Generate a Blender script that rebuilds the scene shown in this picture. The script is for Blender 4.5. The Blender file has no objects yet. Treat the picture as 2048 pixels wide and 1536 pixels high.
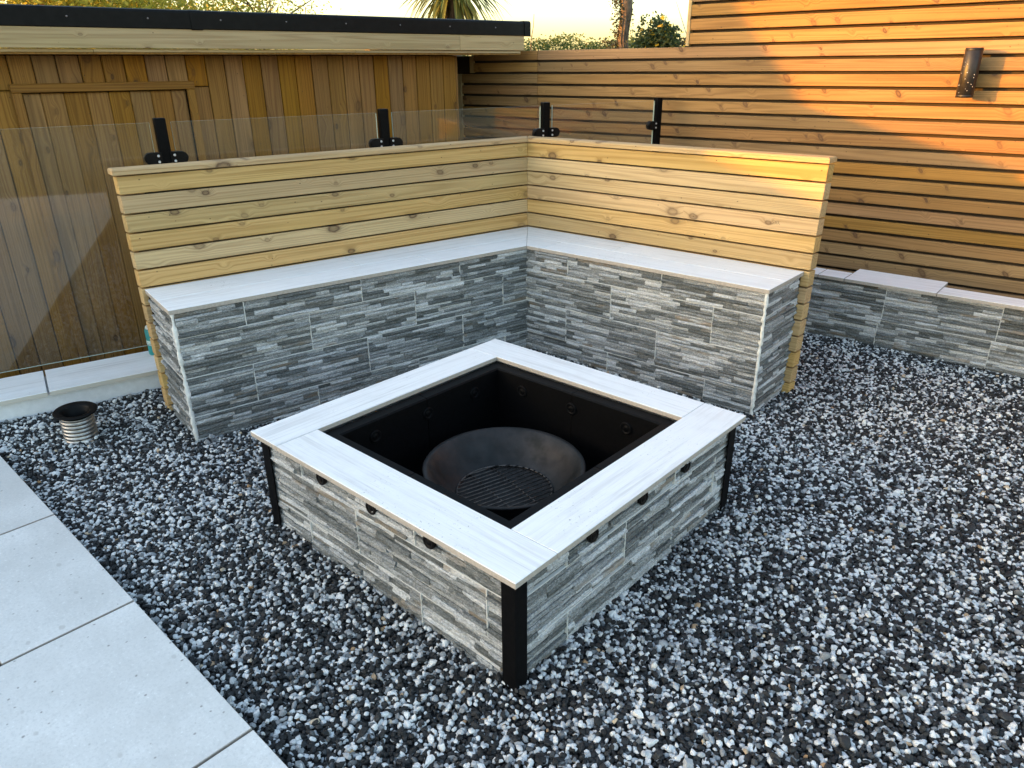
import bpy, bmesh, math, random
import numpy as np
from mathutils import Vector, Matrix, noise as mnoise

S = bpy.context.scene
COL = S.collection
R = math.radians

# ------------------------------------------------------------------ camera
CAM = Vector((2.3992, -2.8955, 1.4299))
right = Vector((0.75810116, 0.65208794, -0.0079971))
up = Vector((-0.25434946, 0.30694761, 0.91710933))
fwd = Vector((-0.60049063, 0.69322758, -0.39855555))
cd = bpy.data.cameras.new('camera')
cd.sensor_width = 36.0
cd.lens = 25.7616
cd.clip_start = 0.05
cd.clip_end = 2000
co = bpy.data.objects.new('camera', cd)
COL.objects.link(co)
co.matrix_world = Matrix(((right.x, up.x, -fwd.x, CAM.x), (right.y, up.y, -fwd.y, CAM.y), (right.z, up.z, -fwd.z, CAM.z), (0, 0, 0, 1)))
S.camera = co

# ------------------------------------------------------------------ frames of the place
PSI = -0.209                                   # the left wing, the glass and the shed run along LD
LD = Vector((math.sin(PSI), -math.cos(PSI), 0))
LN = Vector((-math.cos(PSI), -math.sin(PSI), 0))
TH = 0.0472                                    # the slatted fence
FU = Vector((math.cos(TH), math.sin(TH), 0))
FN = Vector((-math.sin(TH), math.cos(TH), 0))
FO = FN * (FN.y * 1.66)
PHI = -0.02307                                 # the fire pit
PU = Vector((math.cos(PHI), math.sin(PHI), 0))
PV = Vector((-math.sin(PHI), math.cos(PHI), 0))
PO = Vector((0.403, -0.6983, 0))
Z = Vector((0, 0, 1))

# ------------------------------------------------------------------ light
SUN_EL = R(7.05)
a = R(42)
SH = (FU * math.sin(a) + FN * math.cos(a)).normalized()      # horizontal travel of the light
sund = (SH * math.cos(SUN_EL) - Z * math.sin(SUN_EL)).normalized()
w = bpy.data.worlds.new('World')
S.world = w
w.use_nodes = True
wn = w.node_tree
bg = wn.nodes['Background']
sky = wn.nodes.new('ShaderNodeTexSky')
sky.sky_type = 'NISHITA'
sky.sun_disc = False
sky.sun_elevation = SUN_EL
sky.sun_rotation = math.atan2(-SH.x, -SH.y)
sky.air_density = 1.0
sky.dust_density = 1.9
sky.ozone_density = 0.9
wn.links.new(sky.outputs[0], bg.inputs[0])
bg.inputs[1].default_value = 0.15
sl = bpy.data.lights.new('sun', 'SUN')
sl.energy = 1.7
sl.angle = R(0.53)
sl.color = (1.0, 0.36, 0.0)
so = bpy.data.objects.new('sun', sl)
COL.objects.link(so)
so.rotation_euler = sund.to_track_quat('-Z', 'Y').to_euler()
so.location = (-6, -6, 6)
S.view_settings.view_transform = 'Standard'
S.view_settings.look = 'None'
S.view_settings.gamma = 1
S.view_settings.use_curve_mapping = False
S.view_settings.exposure = 2.7
S.cycles.max_bounces = 8
S.cycles.transparent_max_bounces = 16

# ------------------------------------------------------------------ node helpers
class NT:
    def __init__(self, name):
        self.m = bpy.data.materials.new(name)
        self.m.use_nodes = True
        self.t = self.m.node_tree
        self.b = self.t.nodes['Principled BSDF']
        self.out = self.t.nodes['Material Output']
    def n(self, typ, **kw):
        nd = self.t.nodes.new('ShaderNode' + typ)
        for k, v in kw.items():
            setattr(nd, k, v)
        return nd
    def put(self, sock, v):
        if isinstance(v, bpy.types.NodeSocket):
            self.t.links.new(v, sock)
        elif v is not None:
            sock.default_value = v
    def math(self, op, a, b=None, c=None, clamp=False):
        nd = self.n('Math', operation=op, use_clamp=clamp)
        self.put(nd.inputs[0], a); self.put(nd.inputs[1], b); self.put(nd.inputs[2], c)
        return nd.outputs[0]
    def vmath(self, op, a, b=None):
        nd = self.n('VectorMath', operation=op)
        self.put(nd.inputs[0], a); self.put(nd.inputs[1], b)
        return nd.outputs[0]
    def mix(self, f, a, b, blend='MIX'):
        nd = self.n('Mix', data_type='RGBA', blend_type=blend)
        self.put(nd.inputs[0], f); self.put(nd.inputs[6], a); self.put(nd.inputs[7], b)
        return nd.outputs[2]
    def noise(self, v, scale, detail=3, rough=0.5, dist=0.0):
        nd = self.n('TexNoise')
        self.put(nd.inputs['Vector'], v)
        nd.inputs['Scale'].default_value = scale
        nd.inputs['Detail'].default_value = detail
        nd.inputs['Roughness'].default_value = rough
        nd.inputs['Distortion'].default_value = dist
        return nd.outputs[0]
    def vor(self, v, scale, feature='F1', out=0, rand=1.0):
        nd = self.n('TexVoronoi', feature=feature)
        self.put(nd.inputs['Vector'], v)
        nd.inputs['Scale'].default_value = scale
        nd.inputs['Randomness'].default_value = rand
        return nd.outputs[out]
    def ramp(self, f, stops, interp='LINEAR'):
        nd = self.n('ValToRGB')
        cr = nd.color_ramp
        cr.interpolation = interp
        while len(cr.elements) < len(stops):
            cr.elements.new(0.5)
        for e, (p, c) in zip(cr.elements, stops):
            e.position = p
            e.color = (c, c, c, 1) if not isinstance(c, tuple) else (c + (1,))[:4]
        self.put(nd.inputs[0], f)
        return nd.outputs[0]
    def obj(self):
        return self.n('TexCoord').outputs['Object']
    def rnd(self):
        return self.n('ObjectInfo').outputs['Random']
    def scale(self, v, xyz):
        return self.vmath('MULTIPLY', v, xyz)
    def shifted(self, k=(31.0, 17.0, 53.0)):
        r = self.rnd()
        cb = self.n('CombineXYZ')
        for i in range(3):
            self.put(cb.inputs[i], self.math('MULTIPLY', r, k[i]))
        return self.vmath('ADD', self.obj(), cb.outputs[0]), r
    def bump(self, h, dist=0.002, strength=0.5):
        nd = self.n('Bump')
        nd.inputs['Distance'].default_value = dist
        nd.inputs['Strength'].default_value = strength
        self.put(nd.inputs['Height'], h)
        self.t.links.new(nd.outputs[0], self.b.inputs['Normal'])
    def base(self, c, rough=0.6, metal=0.0, spec=None):
        self.put(self.b.inputs['Base Color'], c if isinstance(c, bpy.types.NodeSocket) else (c + (1,))[:4])
        self.put(self.b.inputs['Roughness'], rough)
        self.put(self.b.inputs['Metallic'], metal)
        if spec is not None:
            self.b.inputs['Specular IOR Level'].default_value = spec
        return self.m

def wood(name, light, dark, knot, rough=0.62, ring=26.0, tint=(0.62, 0.66, 0.30), tintf=0.25, vary=0.35, kx=4.2, kz=7.0, kr=0.095, hue=0.010, gatev=0.42, slant=0.15):
    t = NT(name)
    v, r = t.shifted()
    sx_ = t.n('SeparateXYZ'); t.put(sx_.inputs[0], v)
    cb_ = t.n('CombineXYZ'); t.put(cb_.inputs[0], t.math('MULTIPLY', t.math('MULTIPLY_ADD', sx_.outputs[2], slant, sx_.outputs[0]), kx)); t.put(cb_.inputs[1], t.math('MULTIPLY', sx_.outputs[2], kz))
    kv = cb_.outputs[0]
    vn = t.n('TexVoronoi', voronoi_dimensions='2D'); t.put(vn.inputs['Vector'], kv); vn.inputs['Scale'].default_value = 1.0
    cellr = vn.outputs[1]
    d = t.math('MULTIPLY', vn.outputs[0], t.math('MULTIPLY_ADD', t.math('FRACT', t.math('MULTIPLY', cellr, 11.9)), 2.0, 0.95))
    d = t.math('ADD', d, t.math('MULTIPLY_ADD', t.noise(t.scale(v, (25, 25, 40)), 1.0, 2), 0.06, -0.03))
    halo = t.ramp(d, [(0.0, 1.0), (0.42, 0.0)], 'EASE')
    bend = t.n('CombineXYZ')
    t.put(bend.inputs[2], t.math('MULTIPLY', halo, 0.022))
    g = t.vmath('ADD', v, bend.outputs[0])
    lines = t.noise(t.scale(g, (0.28, 7.0, 15.0)), 1.0, 1.0, 0.4, 0.0)
    rings = t.math('SINE', t.math('MULTIPLY', lines, ring * 3.2))
    rings = t.math('MULTIPLY_ADD', rings, 0.5, 0.5)
    rings = t.math('POWER', rings, 1.7)
    fine = t.noise(t.scale(g, (3.5, 120.0, 240.0)), 1.0, 2, 0.6)
    broad = t.noise(t.scale(v, (1.1, 3.0, 11.0)), 1.0, 3, 0.55)
    f = t.math('ADD', t.math('MULTIPLY', rings, 0.55), t.math('MULTIPLY', t.ramp(fine, [(0.3, 0.0), (0.7, 1.0)]), 0.42))
    f = t.math('ADD', f, t.math('MULTIPLY_ADD', broad, 0.5, -0.28), clamp=True)
    c = t.mix(f, light + (1,), dark + (1,))
    c = t.mix(t.math('MULTIPLY', t.ramp(t.noise(t.scale(v, (1.5, 2, 7)), 1.0, 2), [(0.42, 0.0), (0.7, 1.0)]), tintf), c, tint + (1,), 'MULTIPLY')
    # each board differs a little in tone
    vb = t.math('MULTIPLY_ADD', t.math('FRACT', t.math('MULTIPLY', r, 7.13)), vary, 1.0 - vary * 0.5)
    hv = t.n('HueSaturation')
    t.put(hv.inputs['Value'], vb)
    t.put(hv.inputs['Saturation'], t.math('MULTIPLY_ADD', t.math('FRACT', t.math('MULTIPLY', r, 23.7)), 0.24, 0.88))
    t.put(hv.inputs['Hue'], t.math('MULTIPLY_ADD', t.math('FRACT', t.math('MULTIPLY', r, 91.3)), hue, 0.5 - hue / 2))
    t.put(hv.inputs['Color'], c)
    c = hv.outputs[0]
    gate = t.math('GREATER_THAN', t.math('FRACT', t.math('MULTIPLY', vn.outputs[1], 3.7)), gatev)
    core = t.ramp(t.math('ADD', d, t.math('MULTIPLY_ADD', t.noise(v, 60, 2), 0.05, -0.025)), [(kr * 0.25, 0.62), (kr * 0.7, 0.72), (kr * 1.0, 1.0), (kr * 1.35, 0.42), (kr * 1.8, 0.15), (kr * 3.6, 0.0)])
    core = t.math('MULTIPLY', t.math('MULTIPLY', core, gate), t.math('MULTIPLY_ADD', t.math('FRACT', t.math('MULTIPLY', cellr, 5.1)), 0.6, 0.4))
    c = t.mix(core, c, knot + (1,))
    pin = t.ramp(t.vor(t.scale(v, (14, 14, 22)), 1.0), [(0.0, 1.0), (0.045, 1.0), (0.06, 0.0)])
    c = t.mix(t.math('MULTIPLY', pin, 0.75), c, (0.03, 0.02, 0.012, 1))
    t.bump(t.math('ADD', t.math('MULTIPLY', rings, 0.5), fine), 0.0012, 0.35)
    return t.base(c, rough, 0, 0.25)

WOOD_BENCH = wood('bench_timber', (0.515, 0.35, 0.165), (0.325, 0.203, 0.083), (0.075, 0.038, 0.02), tint=(0.86, 0.9, 0.66), gatev=0.30, kr=0.105, vary=0.28)
WOOD_FENCE = wood('fence_timber', (0.315, 0.178, 0.066), (0.19, 0.10, 0.034), (0.075, 0.036, 0.02), tint=(0.72, 0.68, 0.58), tintf=0.5, gatev=0.30, kx=7.0, kz=5.0, kr=0.10, slant=0.55)
WOOD_SHED = wood('shed_timber', (0.285, 0.138, 0.030), (0.15, 0.066, 0.011), (0.05, 0.02, 0.007), kx=3.0, kz=5.5, kr=0.09, tint=(0.78, 0.78, 0.5), tintf=0.35, vary=0.24, hue=0.006)
WOOD_FASCIA = wood('fascia_timber', (0.46, 0.335, 0.18), (0.31, 0.205, 0.1), (0.12, 0.06, 0.03), vary=0.2)

def plain(name, c, rough=0.5, metal=0.0, nz=None, spec=None):
    t = NT(name)
    if nz:
        sc, amt = nz
        f = t.noise(t.obj(), sc, 4, 0.6)
        c2 = tuple(x * (1 - amt) for x in c)
        c1 = tuple(min(1, x * (1 + amt)) for x in c)
        t.bump(f, 0.001, 0.25)
        c = t.mix(t.ramp(f, [(0.3, 0.0), (0.7, 1.0)]), c2 + (1,), c1 + (1,))
    return t.base(c, rough, metal, spec)

BLACK = plain('black_metal', (0.0026, 0.0026, 0.003), 0.5, 0, (60, 0.4), 0.07)
BLACKP = plain('black_plastic', (0.0055, 0.005, 0.005), 0.45, 0, (25, 0.35), 0.1)
DARKGAP = plain('dark_void', (0.012, 0.010, 0.008), 0.9)  # near-black, stands in for shade in gaps and hollows
GROUT = plain('grout', (0.42, 0.42, 0.40), 0.9, 0, (80, 0.2))
CAULK = plain('white_sealant', (0.62, 0.62, 0.60), 0.6, 0, (40, 0.25))
TILEBODY = plain('porcelain_body', (0.36, 0.32, 0.28), 0.65, 0, (120, 0.15))
RENDERW = plain('white_render', (0.72, 0.73, 0.75), 0.9, 0, (35, 0.07))
STEEL = plain('screw_steel', (0.6, 0.6, 0.6), 0.3, 1.0)
DUCT = plain('duct_metal', (0.42, 0.39, 0.36), 0.36, 1.0, (20, 0.3))
SOIL = plain('gravel_bed_soil', (0.028, 0.028, 0.030), 0.95, 0, (45, 0.6))

def mat_coping():
    t = NT('white_wood_effect_porcelain')
    v, r = t.shifted()
    s1 = t.noise(t.scale(v, (2.2, 60, 1)), 1.0, 4, 0.65, 0.3)
    s2 = t.noise(t.scale(v, (9, 260, 1)), 1.0, 2, 0.6)
    cl = t.noise(t.scale(v, (2.5, 7, 1)), 1.0, 3)
    f = t.math('MULTIPLY', t.ramp(s1, [(0.36, 1.0), (0.52, 0.0)]), t.ramp(cl, [(0.35, 0.1), (0.7, 0.85)]))
    c = t.mix(f, (0.76, 0.77, 0.775, 1), (0.55, 0.55, 0.545, 1))
    c = t.mix(t.math('MULTIPLY', t.ramp(s2, [(0.55, 0.0), (0.75, 1.0)]), 0.30), c, (0.42, 0.42, 0.42, 1))
    dirt = t.math('MULTIPLY', t.ramp(t.noise(v, 120, 3, 0.7), [(0.64, 0.0), (0.69, 1.0)]), t.ramp(t.noise(v, 4.5, 2), [(0.52, 0.0), (0.68, 0.9)]))
    smud = t.ramp(t.noise(v, 6.0, 5, 0.7), [(0.5, 0.0), (0.8, 0.28)])
    c = t.mix(smud, c, (0.52, 0.51, 0.49, 1))
    c = t.mix(dirt, c, (0.10, 0.09, 0.08, 1))
    t.bump(t.math('ADD', s1, t.math('MULTIPLY', s2, 0.6)), 0.0012, 0.4)
    return t.base(c, 0.5, 0, 0.35)
COPING = mat_coping()

def mat_patio():
    t = NT('speckled_pale_porcelain')
    v, r = t.shifted((7.0, 5.0, 3.0))
    n1 = t.noise(v, 4.0, 6, 0.68)
    n2 = t.noise(v, 110.0, 4, 0.75)
    c = t.mix(t.ramp(n1, [(0.3, 0.0), (0.7, 1.0)]), (0.54, 0.54, 0.525, 1), (0.68, 0.68, 0.665, 1))
    c = t.mix(t.math('MULTIPLY', t.ramp(n2, [(0.35, 1.0), (0.5, 0.0)]), 0.55), c, (0.47, 0.475, 0.47, 1))
    c = t.mix(t.math('MULTIPLY', t.ramp(n2, [(0.60, 0.0), (0.70, 1.0)]), 0.7), c, (0.84, 0.85, 0.85, 1))
    wv = t.vmath('ADD', v, t.vmath('MULTIPLY', t.n_vec(v) if hasattr(t, 'n_vec') else t.n_noisecol(v, 25.0), (0.012, 0.012, 0)))
    d = t.vor(t.scale(wv, (1, 1.5, 1)), 11.0)
    cell = t.vor(t.scale(wv, (1, 1.5, 1)), 11.0, out=1)
    on = t.ramp(t.math('FRACT', t.math('MULTIPLY', cell, 5.3)), [(0.50, 0.0), (0.52, 1.0)])
    spot = t.math('MULTIPLY', t.ramp(d, [(0.10, 1.0), (0.14, 0.0)]), on)
    c = t.mix(t.math('MULTIPLY', spot, 0.55), c, (0.40, 0.39, 0.37, 1))
    d2 = t.vor(wv, 42.0)
    on2 = t.ramp(t.math('FRACT', t.math('MULTIPLY', t.vor(wv, 42.0, out=1), 7.1)), [(0.72, 0.0), (0.74, 1.0)])
    c = t.mix(t.math('MULTIPLY', t.math('MULTIPLY', t.ramp(d2, [(0.10, 1.0), (0.17, 0.0)]), on2), 0.8), c, (0.22, 0.21, 0.20, 1))
    stain = t.ramp(t.noise(v, 1.7, 6, 0.7, 0.8), [(0.48, 0.0), (0.75, 0.35)])
    c = t.mix(stain, c, (0.44, 0.435, 0.415, 1))
    t.bump(n2, 0.0012, 0.4)
    return t.base(c, 0.5, 0, 0.4)
def _nc(self, v, sc):
    nd = self.n('TexNoise')
    self.put(nd.inputs['Vector'], v)
    nd.inputs['Scale'].default_value = sc
    return self.vmath('SUBTRACT', nd.outputs[1], (0.5, 0.5, 0.5))
NT.n_noisecol = _nc
PATIO = mat_patio()

def mat_slate():
    t = NT('split_face_slate_porcelain')
    v, r = t.shifted()
    at = t.n('Attribute', attribute_name='tone').outputs['Fac']
    ru = t.n('Attribute', attribute_name='rust').outputs['Fac']
    sp = t.noise(t.scale(v, (140, 140, 260)), 1.0, 3, 0.7)
    st = t.noise(t.scale(v, (9, 30, 70)), 1.0, 4, 0.7, 0.6)
    f = t.math('ADD', at, t.math('MULTIPLY_ADD', st, 0.8, -0.40), clamp=True)
    f = t.math('ADD', f, t.math('MULTIPLY_ADD', t.ramp(sp, [(0.32, 0.0), (0.68, 1.0)]), 0.42, -0.19), clamp=True)
    c = t.ramp(f, [(0.0, (0.060, 0.065, 0.063)), (0.3, (0.155, 0.164, 0.163)), (0.55, (0.32, 0.33, 0.335)), (0.8, (0.55, 0.56, 0.57)), (1.0, (0.72, 0.73, 0.74))])
    rm = t.math('MULTIPLY', ru, t.ramp(t.noise(t.scale(v, (12, 10, 30)), 1.0, 3), [(0.40, 0.0), (0.62, 0.75)]))
    c = t.mix(rm, c, (0.23, 0.175, 0.115, 1))
    t.bump(t.math('ADD', t.math('MULTIPLY', st, 1.2), t.math('MULTIPLY', sp, 0.9)), 0.009, 0.85)
    return t.base(c, 0.55, 0, 0.35)
SLATE = mat_slate()

def mat_pebble():
    t = NT('mixed_pebbles')
    oi = t.n('ObjectInfo')
    r = oi.outputs['Random']
    v = t.obj()
    big = t.noise(oi.outputs['Location'], 2.1, 2)
    rr = t.math('ADD', r, t.math('MULTIPLY_ADD', big, 0.36, -0.18), clamp=True)
    c = t.ramp(rr, [(0.0, (0.009, 0.0095, 0.010)), (0.32, (0.014, 0.0145, 0.015)), (0.50, (0.024, 0.025, 0.026)), (0.545, (0.10, 0.106, 0.11)), (0.60, (0.26, 0.27, 0.28)),
                    (0.69, (0.50, 0.51, 0.52)), (0.78, (0.75, 0.755, 0.755)), (1.0, (0.82, 0.815, 0.79))])
    tan = t.math('GREATER_THAN', t.math('FRACT', t.math('MULTIPLY', r, 71.3)), 0.992)
    c = t.mix(tan, c, t.mix(t.math('FRACT', t.math('MULTIPLY', r, 913.7)), (0.62, 0.52, 0.38, 1), (0.42, 0.24, 0.11, 1)))
    mot = t.noise(v, 3.0, 4, 0.65)
    c = t.mix(t.ramp(mot, [(0.3, 0.35), (0.65, 0.0)]), c, (0.03, 0.03, 0.033, 1))
    c = t.mix(t.ramp(t.noise(v, 1.3, 2), [(0.55, 0.0), (0.85, 0.12)]), c, (0.5, 0.52, 0.54, 1))
    t.bump(mot, 0.15, 0.25)
    return t.base(c, 0.62, 0, 0.35)
PEBBLE = mat_pebble()

def mat_glass():
    t = NT('balustrade_glass')
    t.t.nodes.remove(t.b)
    tr = t.n('BsdfTransparent'); tr.inputs[0].default_value = (0.955, 0.962, 0.945, 1)
    gl = t.n('BsdfGlossy'); gl.inputs['Roughness'].default_value = 0.02
    df = t.n('BsdfDiffuse'); df.inputs[0].default_value = (0.62, 0.64, 0.64, 1)
    lw = t.n('Fresnel')
    t.put(lw.inputs[0], t.math('MULTIPLY_ADD', t.n('NewGeometry').outputs['Backfacing'], 1 / 1.5 - 1.5, 1.5))
    v = t.obj()
    dew = t.noise(t.scale(v, (45, 1, 70)), 1.0, 3, 0.75)
    low = t.n('SeparateXYZ'); t.put(low.inputs[0], v)
    patch = t.noise(t.scale(v, (2.0, 1, 2.5)), 1.0, 3)
    film = t.math('MULTIPLY', t.ramp(patch, [(0.35, 0.2), (0.7, 1.0)]), 0.022)
    drops = t.math('MULTIPLY', t.ramp(dew, [(0.60, 0.0), (0.70, 1.0)]), t.ramp(low.outputs[2], [(0.0, 0.11), (0.45, 0.0)]))
    ff = t.math('ADD', film, drops, clamp=True)
    m1 = t.n('MixShader'); t.put(m1.inputs[0], ff)
    t.t.links.new(tr.outputs[0], m1.inputs[1]); t.t.links.new(df.outputs[0], m1.inputs[2])
    m2 = t.n('MixShader'); t.put(m2.inputs[0], lw.outputs[0])
    t.t.links.new(m1.outputs[0], m2.inputs[1]); t.t.links.new(gl.outputs[0], m2.inputs[2])
    t.t.links.new(m2.outputs[0], t.out.inputs[0])
    return t.m
GLASS = mat_glass()
GLASSEDGE = plain('glass_edge', (0.42, 0.52, 0.46), 0.2)

def mat_bowl():
    t = NT('heat_tinted_steel')
    v = t.obj()
    n1 = t.noise(v, 7, 4, 0.6)
    sep = t.n('SeparateXYZ'); t.put(sep.inputs[0], v)
    c = t.ramp(n1, [(0.3, (0.010, 0.0095, 0.009)), (0.48, (0.021, 0.0195, 0.018)), (0.6, (0.034, 0.029, 0.027)), (0.72, (0.015, 0.014, 0.012))])
    t.bump(t.noise(v, 30, 3), 0.002, 0.3)
    return t.base(c, t.math('MULTIPLY_ADD', t.noise(v, 22, 3), 0.5, 0.3), 0.55)
BOWL = mat_bowl()

def mat_leaf(name, c1, c2, c3, trans=0.35):
    t = NT(name)
    g = t.n('NewGeometry')
    r = g.outputs['Random Per Island']
    c = t.ramp(r, [(0.0, c1), (0.5, c2), (1.0, c3)])
    t.base(c, 0.55, 0, 0.3)
    tl = t.n('BsdfTranslucent')
    t.put(tl.inputs[0], c)
    m = t.n('MixShader'); m.inputs[0].default_value = trans
    t.t.links.new(t.b.outputs[0], m.inputs[1]); t.t.links.new(tl.outputs[0], m.inputs[2])
    t.t.links.new(m.outputs[0], t.out.inputs[0])
    return t.m
LEAF_TREE = mat_leaf('tree_leaf', (0.36, 0.34, 0.05), (0.52, 0.46, 0.08), (0.24, 0.25, 0.04), 0.62)
LEAF_HEDGE = mat_leaf('hedge_leaf', (0.06, 0.11, 0.03), (0.12, 0.16, 0.04), (0.24, 0.24, 0.06), 0.5)
LEAF_SHRUB = mat_leaf('shrub_leaf', (0.03, 0.055, 0.022), (0.055, 0.085, 0.03), (0.09, 0.11, 0.035))
LEAF_PALM = mat_leaf('palm_leaf', (0.11, 0.14, 0.035), (0.19, 0.20, 0.05), (0.09, 0.12, 0.04))
LEAF_IVY = mat_leaf('ivy_leaf', (0.05, 0.06, 0.025), (0.08, 0.085, 0.035), (0.12, 0.10, 0.05))
DRYLEAF = mat_leaf('dry_palm_leaf', (0.13, 0.075, 0.04), (0.17, 0.10, 0.055), (0.09, 0.05, 0.03))
FLOWER = mat_leaf('flower', (0.70, 0.40, 0.03), (0.75, 0.55, 0.06), (0.65, 0.30, 0.03), 0.2)
BARK = plain('bark', (0.15, 0.105, 0.07), 0.9, 0, (14, 0.45))
GRASS = plain('ground_turf', (0.06, 0.075, 0.03), 0.95, 0, (3, 0.4))

# ------------------------------------------------------------------ mesh helpers
def mesh(name, verts, faces, mats=(), smooth=False, fm=None):
    me = bpy.data.meshes.new(name)
    me.from_pydata([tuple(v) for v in verts], [], faces)
    for m in mats:
        me.materials.append(m)
    if fm is not None:
        me.polygons.foreach_set('material_index', fm)
    if smooth:
        me.polygons.foreach_set('use_smooth', [True] * len(me.polygons))
    me.update()
    return me

def put(name, me, M=None, parent=None, mats=None):
    o = bpy.data.objects.new(name, me)
    COL.objects.link(o)
    if parent is not None:
        o.parent = parent
        o.matrix_parent_inverse = Matrix(parent['_w']).inverted() if '_w' in parent else parent.matrix_basis.inverted()
    if M is not None:
        o.matrix_basis = M
    return o

ROOTM = {}
def child(o, parent, M):
    """parent o so that its world matrix is M; top-level parents keep their world matrix in ROOTM"""
    o.parent = parent
    o.matrix_parent_inverse = ROOTM[parent.name].inverted()
    o.matrix_basis = M
    ROOTM[o.name] = M.copy()
    return o

def add(name, me, M, parent=None):
    o = bpy.data.objects.new(name, me)
    COL.objects.link(o)
    if parent is None:
        o.matrix_basis = M
        ROOTM[o.name] = M.copy()
    else:
        child(o, parent, M)
    return o

def tag(o, label=None, cat=None, group=None, kind=None):
    for k, v in (('label', label), ('category', cat), ('group', group), ('kind', kind)):
        if v:
            o[k] = v
    return o

def thing(name, loc, label, cat, group=None, kind=None):
    o = bpy.data.objects.new(name, None)
    COL.objects.link(o)
    o.empty_display_size = 0.1
    M = Matrix.Translation(loc)
    o.matrix_basis = M
    ROOTM[o.name] = M.copy()
    return tag(o, label, cat, group, kind)

def frame(o, x, y, z=Z):
    x, y, z = Vector(x), Vector(y), Vector(z)
    return Matrix(((x.x, y.x, z.x, o[0]), (x.y, y.y, z.y, o[1]), (x.z, y.z, z.z, o[2]), (0, 0, 0, 1)))

_boxes = {}
def boxmesh(sx, sy, sz, mat, bev=0.0, seg=1, topmat=None):
    """box centred on the origin; with topmat the +Z face (and its bevel) carries topmat, the rest mat"""
    key = (round(sx, 4), round(sy, 4), round(sz, 4), mat.name, bev, seg, topmat.name if topmat else None)
    if key in _boxes:
        return _boxes[key]
    bm = bmesh.new()
    bmesh.ops.create_cube(bm, size=1.0)
    bmesh.ops.scale(bm, vec=(sx, sy, sz), verts=bm.verts)
    if bev > 0:
        bmesh.ops.bevel(bm, geom=list(bm.edges), offset=bev, segments=seg, affect='EDGES', profile=0.5)
    me = bpy.data.meshes.new('box')
    me.materials.append(mat)
    if topmat:
        me.materials.append(topmat)
        bm.normal_update()
        for f in bm.faces:
            if f.normal.z > 0.9:
                f.material_index = 1
    bm.to_mesh(me)
    bm.free()
    _boxes[key] = me
    return me

def box(name, size, M, mat, parent=None, bev=0.0, seg=1, topmat=None):
    return add(name, boxmesh(*size, mat, bev, seg, topmat), M, parent)

def T(p):
    return Matrix.Translation(p)

def lathe(profile, n=32, closed=False):
    """profile: list of (r, z); revolve about Z"""
    V, F = [], []
    for r, z in profile:
        for i in range(n):
            q = 2 * math.pi * i / n
            V.append((r * math.cos(q), r * math.sin(q), z))
    for k in range(len(profile) - 1):
        for i in range(n):
            j = (i + 1) % n
            F.append((k * n + i, k * n + j, (k + 1) * n + j, (k + 1) * n + i))
    return V, F

def cap_disc(V, F, start, n, flip=False):
    idx = list(range(start, start + n))
    F.append(tuple(reversed(idx)) if flip else tuple(idx))

def tube(pts, rad, n=6):
    V, F = [], []
    pts = [Vector(p) for p in pts]
    for k, p in enumerate(pts):
        d = (pts[min(k + 1, len(pts) - 1)] - pts[max(k - 1, 0)]).normalized()
        u = d.orthogonal().normalized()
        if k > 0:
            u = (pu - d * pu.dot(d)).normalized()
        pu = u
        v = d.cross(u)
        r = rad[k] if isinstance(rad, (list, tuple)) else rad
        for i in range(n):
            q = 2 * math.pi * i / n
            V.append(p + (u * math.cos(q) + v * math.sin(q)) * r)
    for k in range(len(pts) - 1):
        for i in range(n):
            j = (i + 1) % n
            F.append((k * n + i, k * n + j, (k + 1) * n + j, (k + 1) * n + i))
    F.append(tuple(range(n - 1, -1, -1)))
    F.append(tuple(range((len(pts) - 1) * n, len(pts) * n)))
    return V, F

# ------------------------------------------------------------------ ground and gravel bed
def structure(name, me, M=Matrix()):
    o = add(name, me, M)
    o['kind'] = 'structure'
    return o

s = 160.0
structure('ground', mesh('ground', [(-s, -s, -0.72), (s, -s, -0.72), (s, s, -0.72), (-s, s, -0.72)], [(0, 1, 2, 3)], [GRASS]))

def LP(d, n, z=0.0):
    v = LD * d + LN * n
    return Vector((v.x, v.y, z))
def FP(u, off=0.0, z=0.0):
    v = FO + FU * u + FN * off
    return Vector((v.x, v.y, z))
def PP(u, v, z=0.0):
    q = PO + PU * u + PV * v
    return Vector((q.x, q.y, z))
def patio_y(x):
    return -2.3155 - 0.0335 * (x + 0.17)
def wall_n(d):           # front face of the kerb wall, seen in the left wing's frame
    return 0.628 + (d - 2.2) * 0.064

def gz(x, y):
    """height of the gravel"""
    n = -(x * math.cos(PSI) + y * math.sin(PSI))
    h = 0.006 * math.sin(x * 2.3 + 1.0) * math.cos(y * 2.9) + 0.004 * math.sin(x * 6.1 + y * 4.7)
    if n > 0:
        h += 0.048 * min(1.0, n / 0.6) ** 1.3
    if y > 0.6:
        h += 0.012 * min(1.0, (y - 0.6) / 0.6)
    return h - 0.004

X0, X1, Y0, Y1, ST = -2.2, 6.0, -2.6, 1.62, 0.06
nx, ny = int((X1 - X0) / ST) + 1, int((Y1 - Y0) / ST) + 1
V = [(X0 + i * ST, Y0 + j * ST, gz(X0 + i * ST, Y0 + j * ST) - 0.012) for j in range(ny) for i in range(nx)]
F = [(j * nx + i, j * nx + i + 1, (j + 1) * nx + i + 1, (j + 1) * nx + i) for j in range(ny - 1) for i in range(nx - 1)
     if (-(V[j * nx + i][0] * math.cos(PSI) + V[j * nx + i][1] * math.sin(PSI))) < 0.74]
structure('gravel_bed', mesh('gravel_bed', V, F, [SOIL], True))

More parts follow.
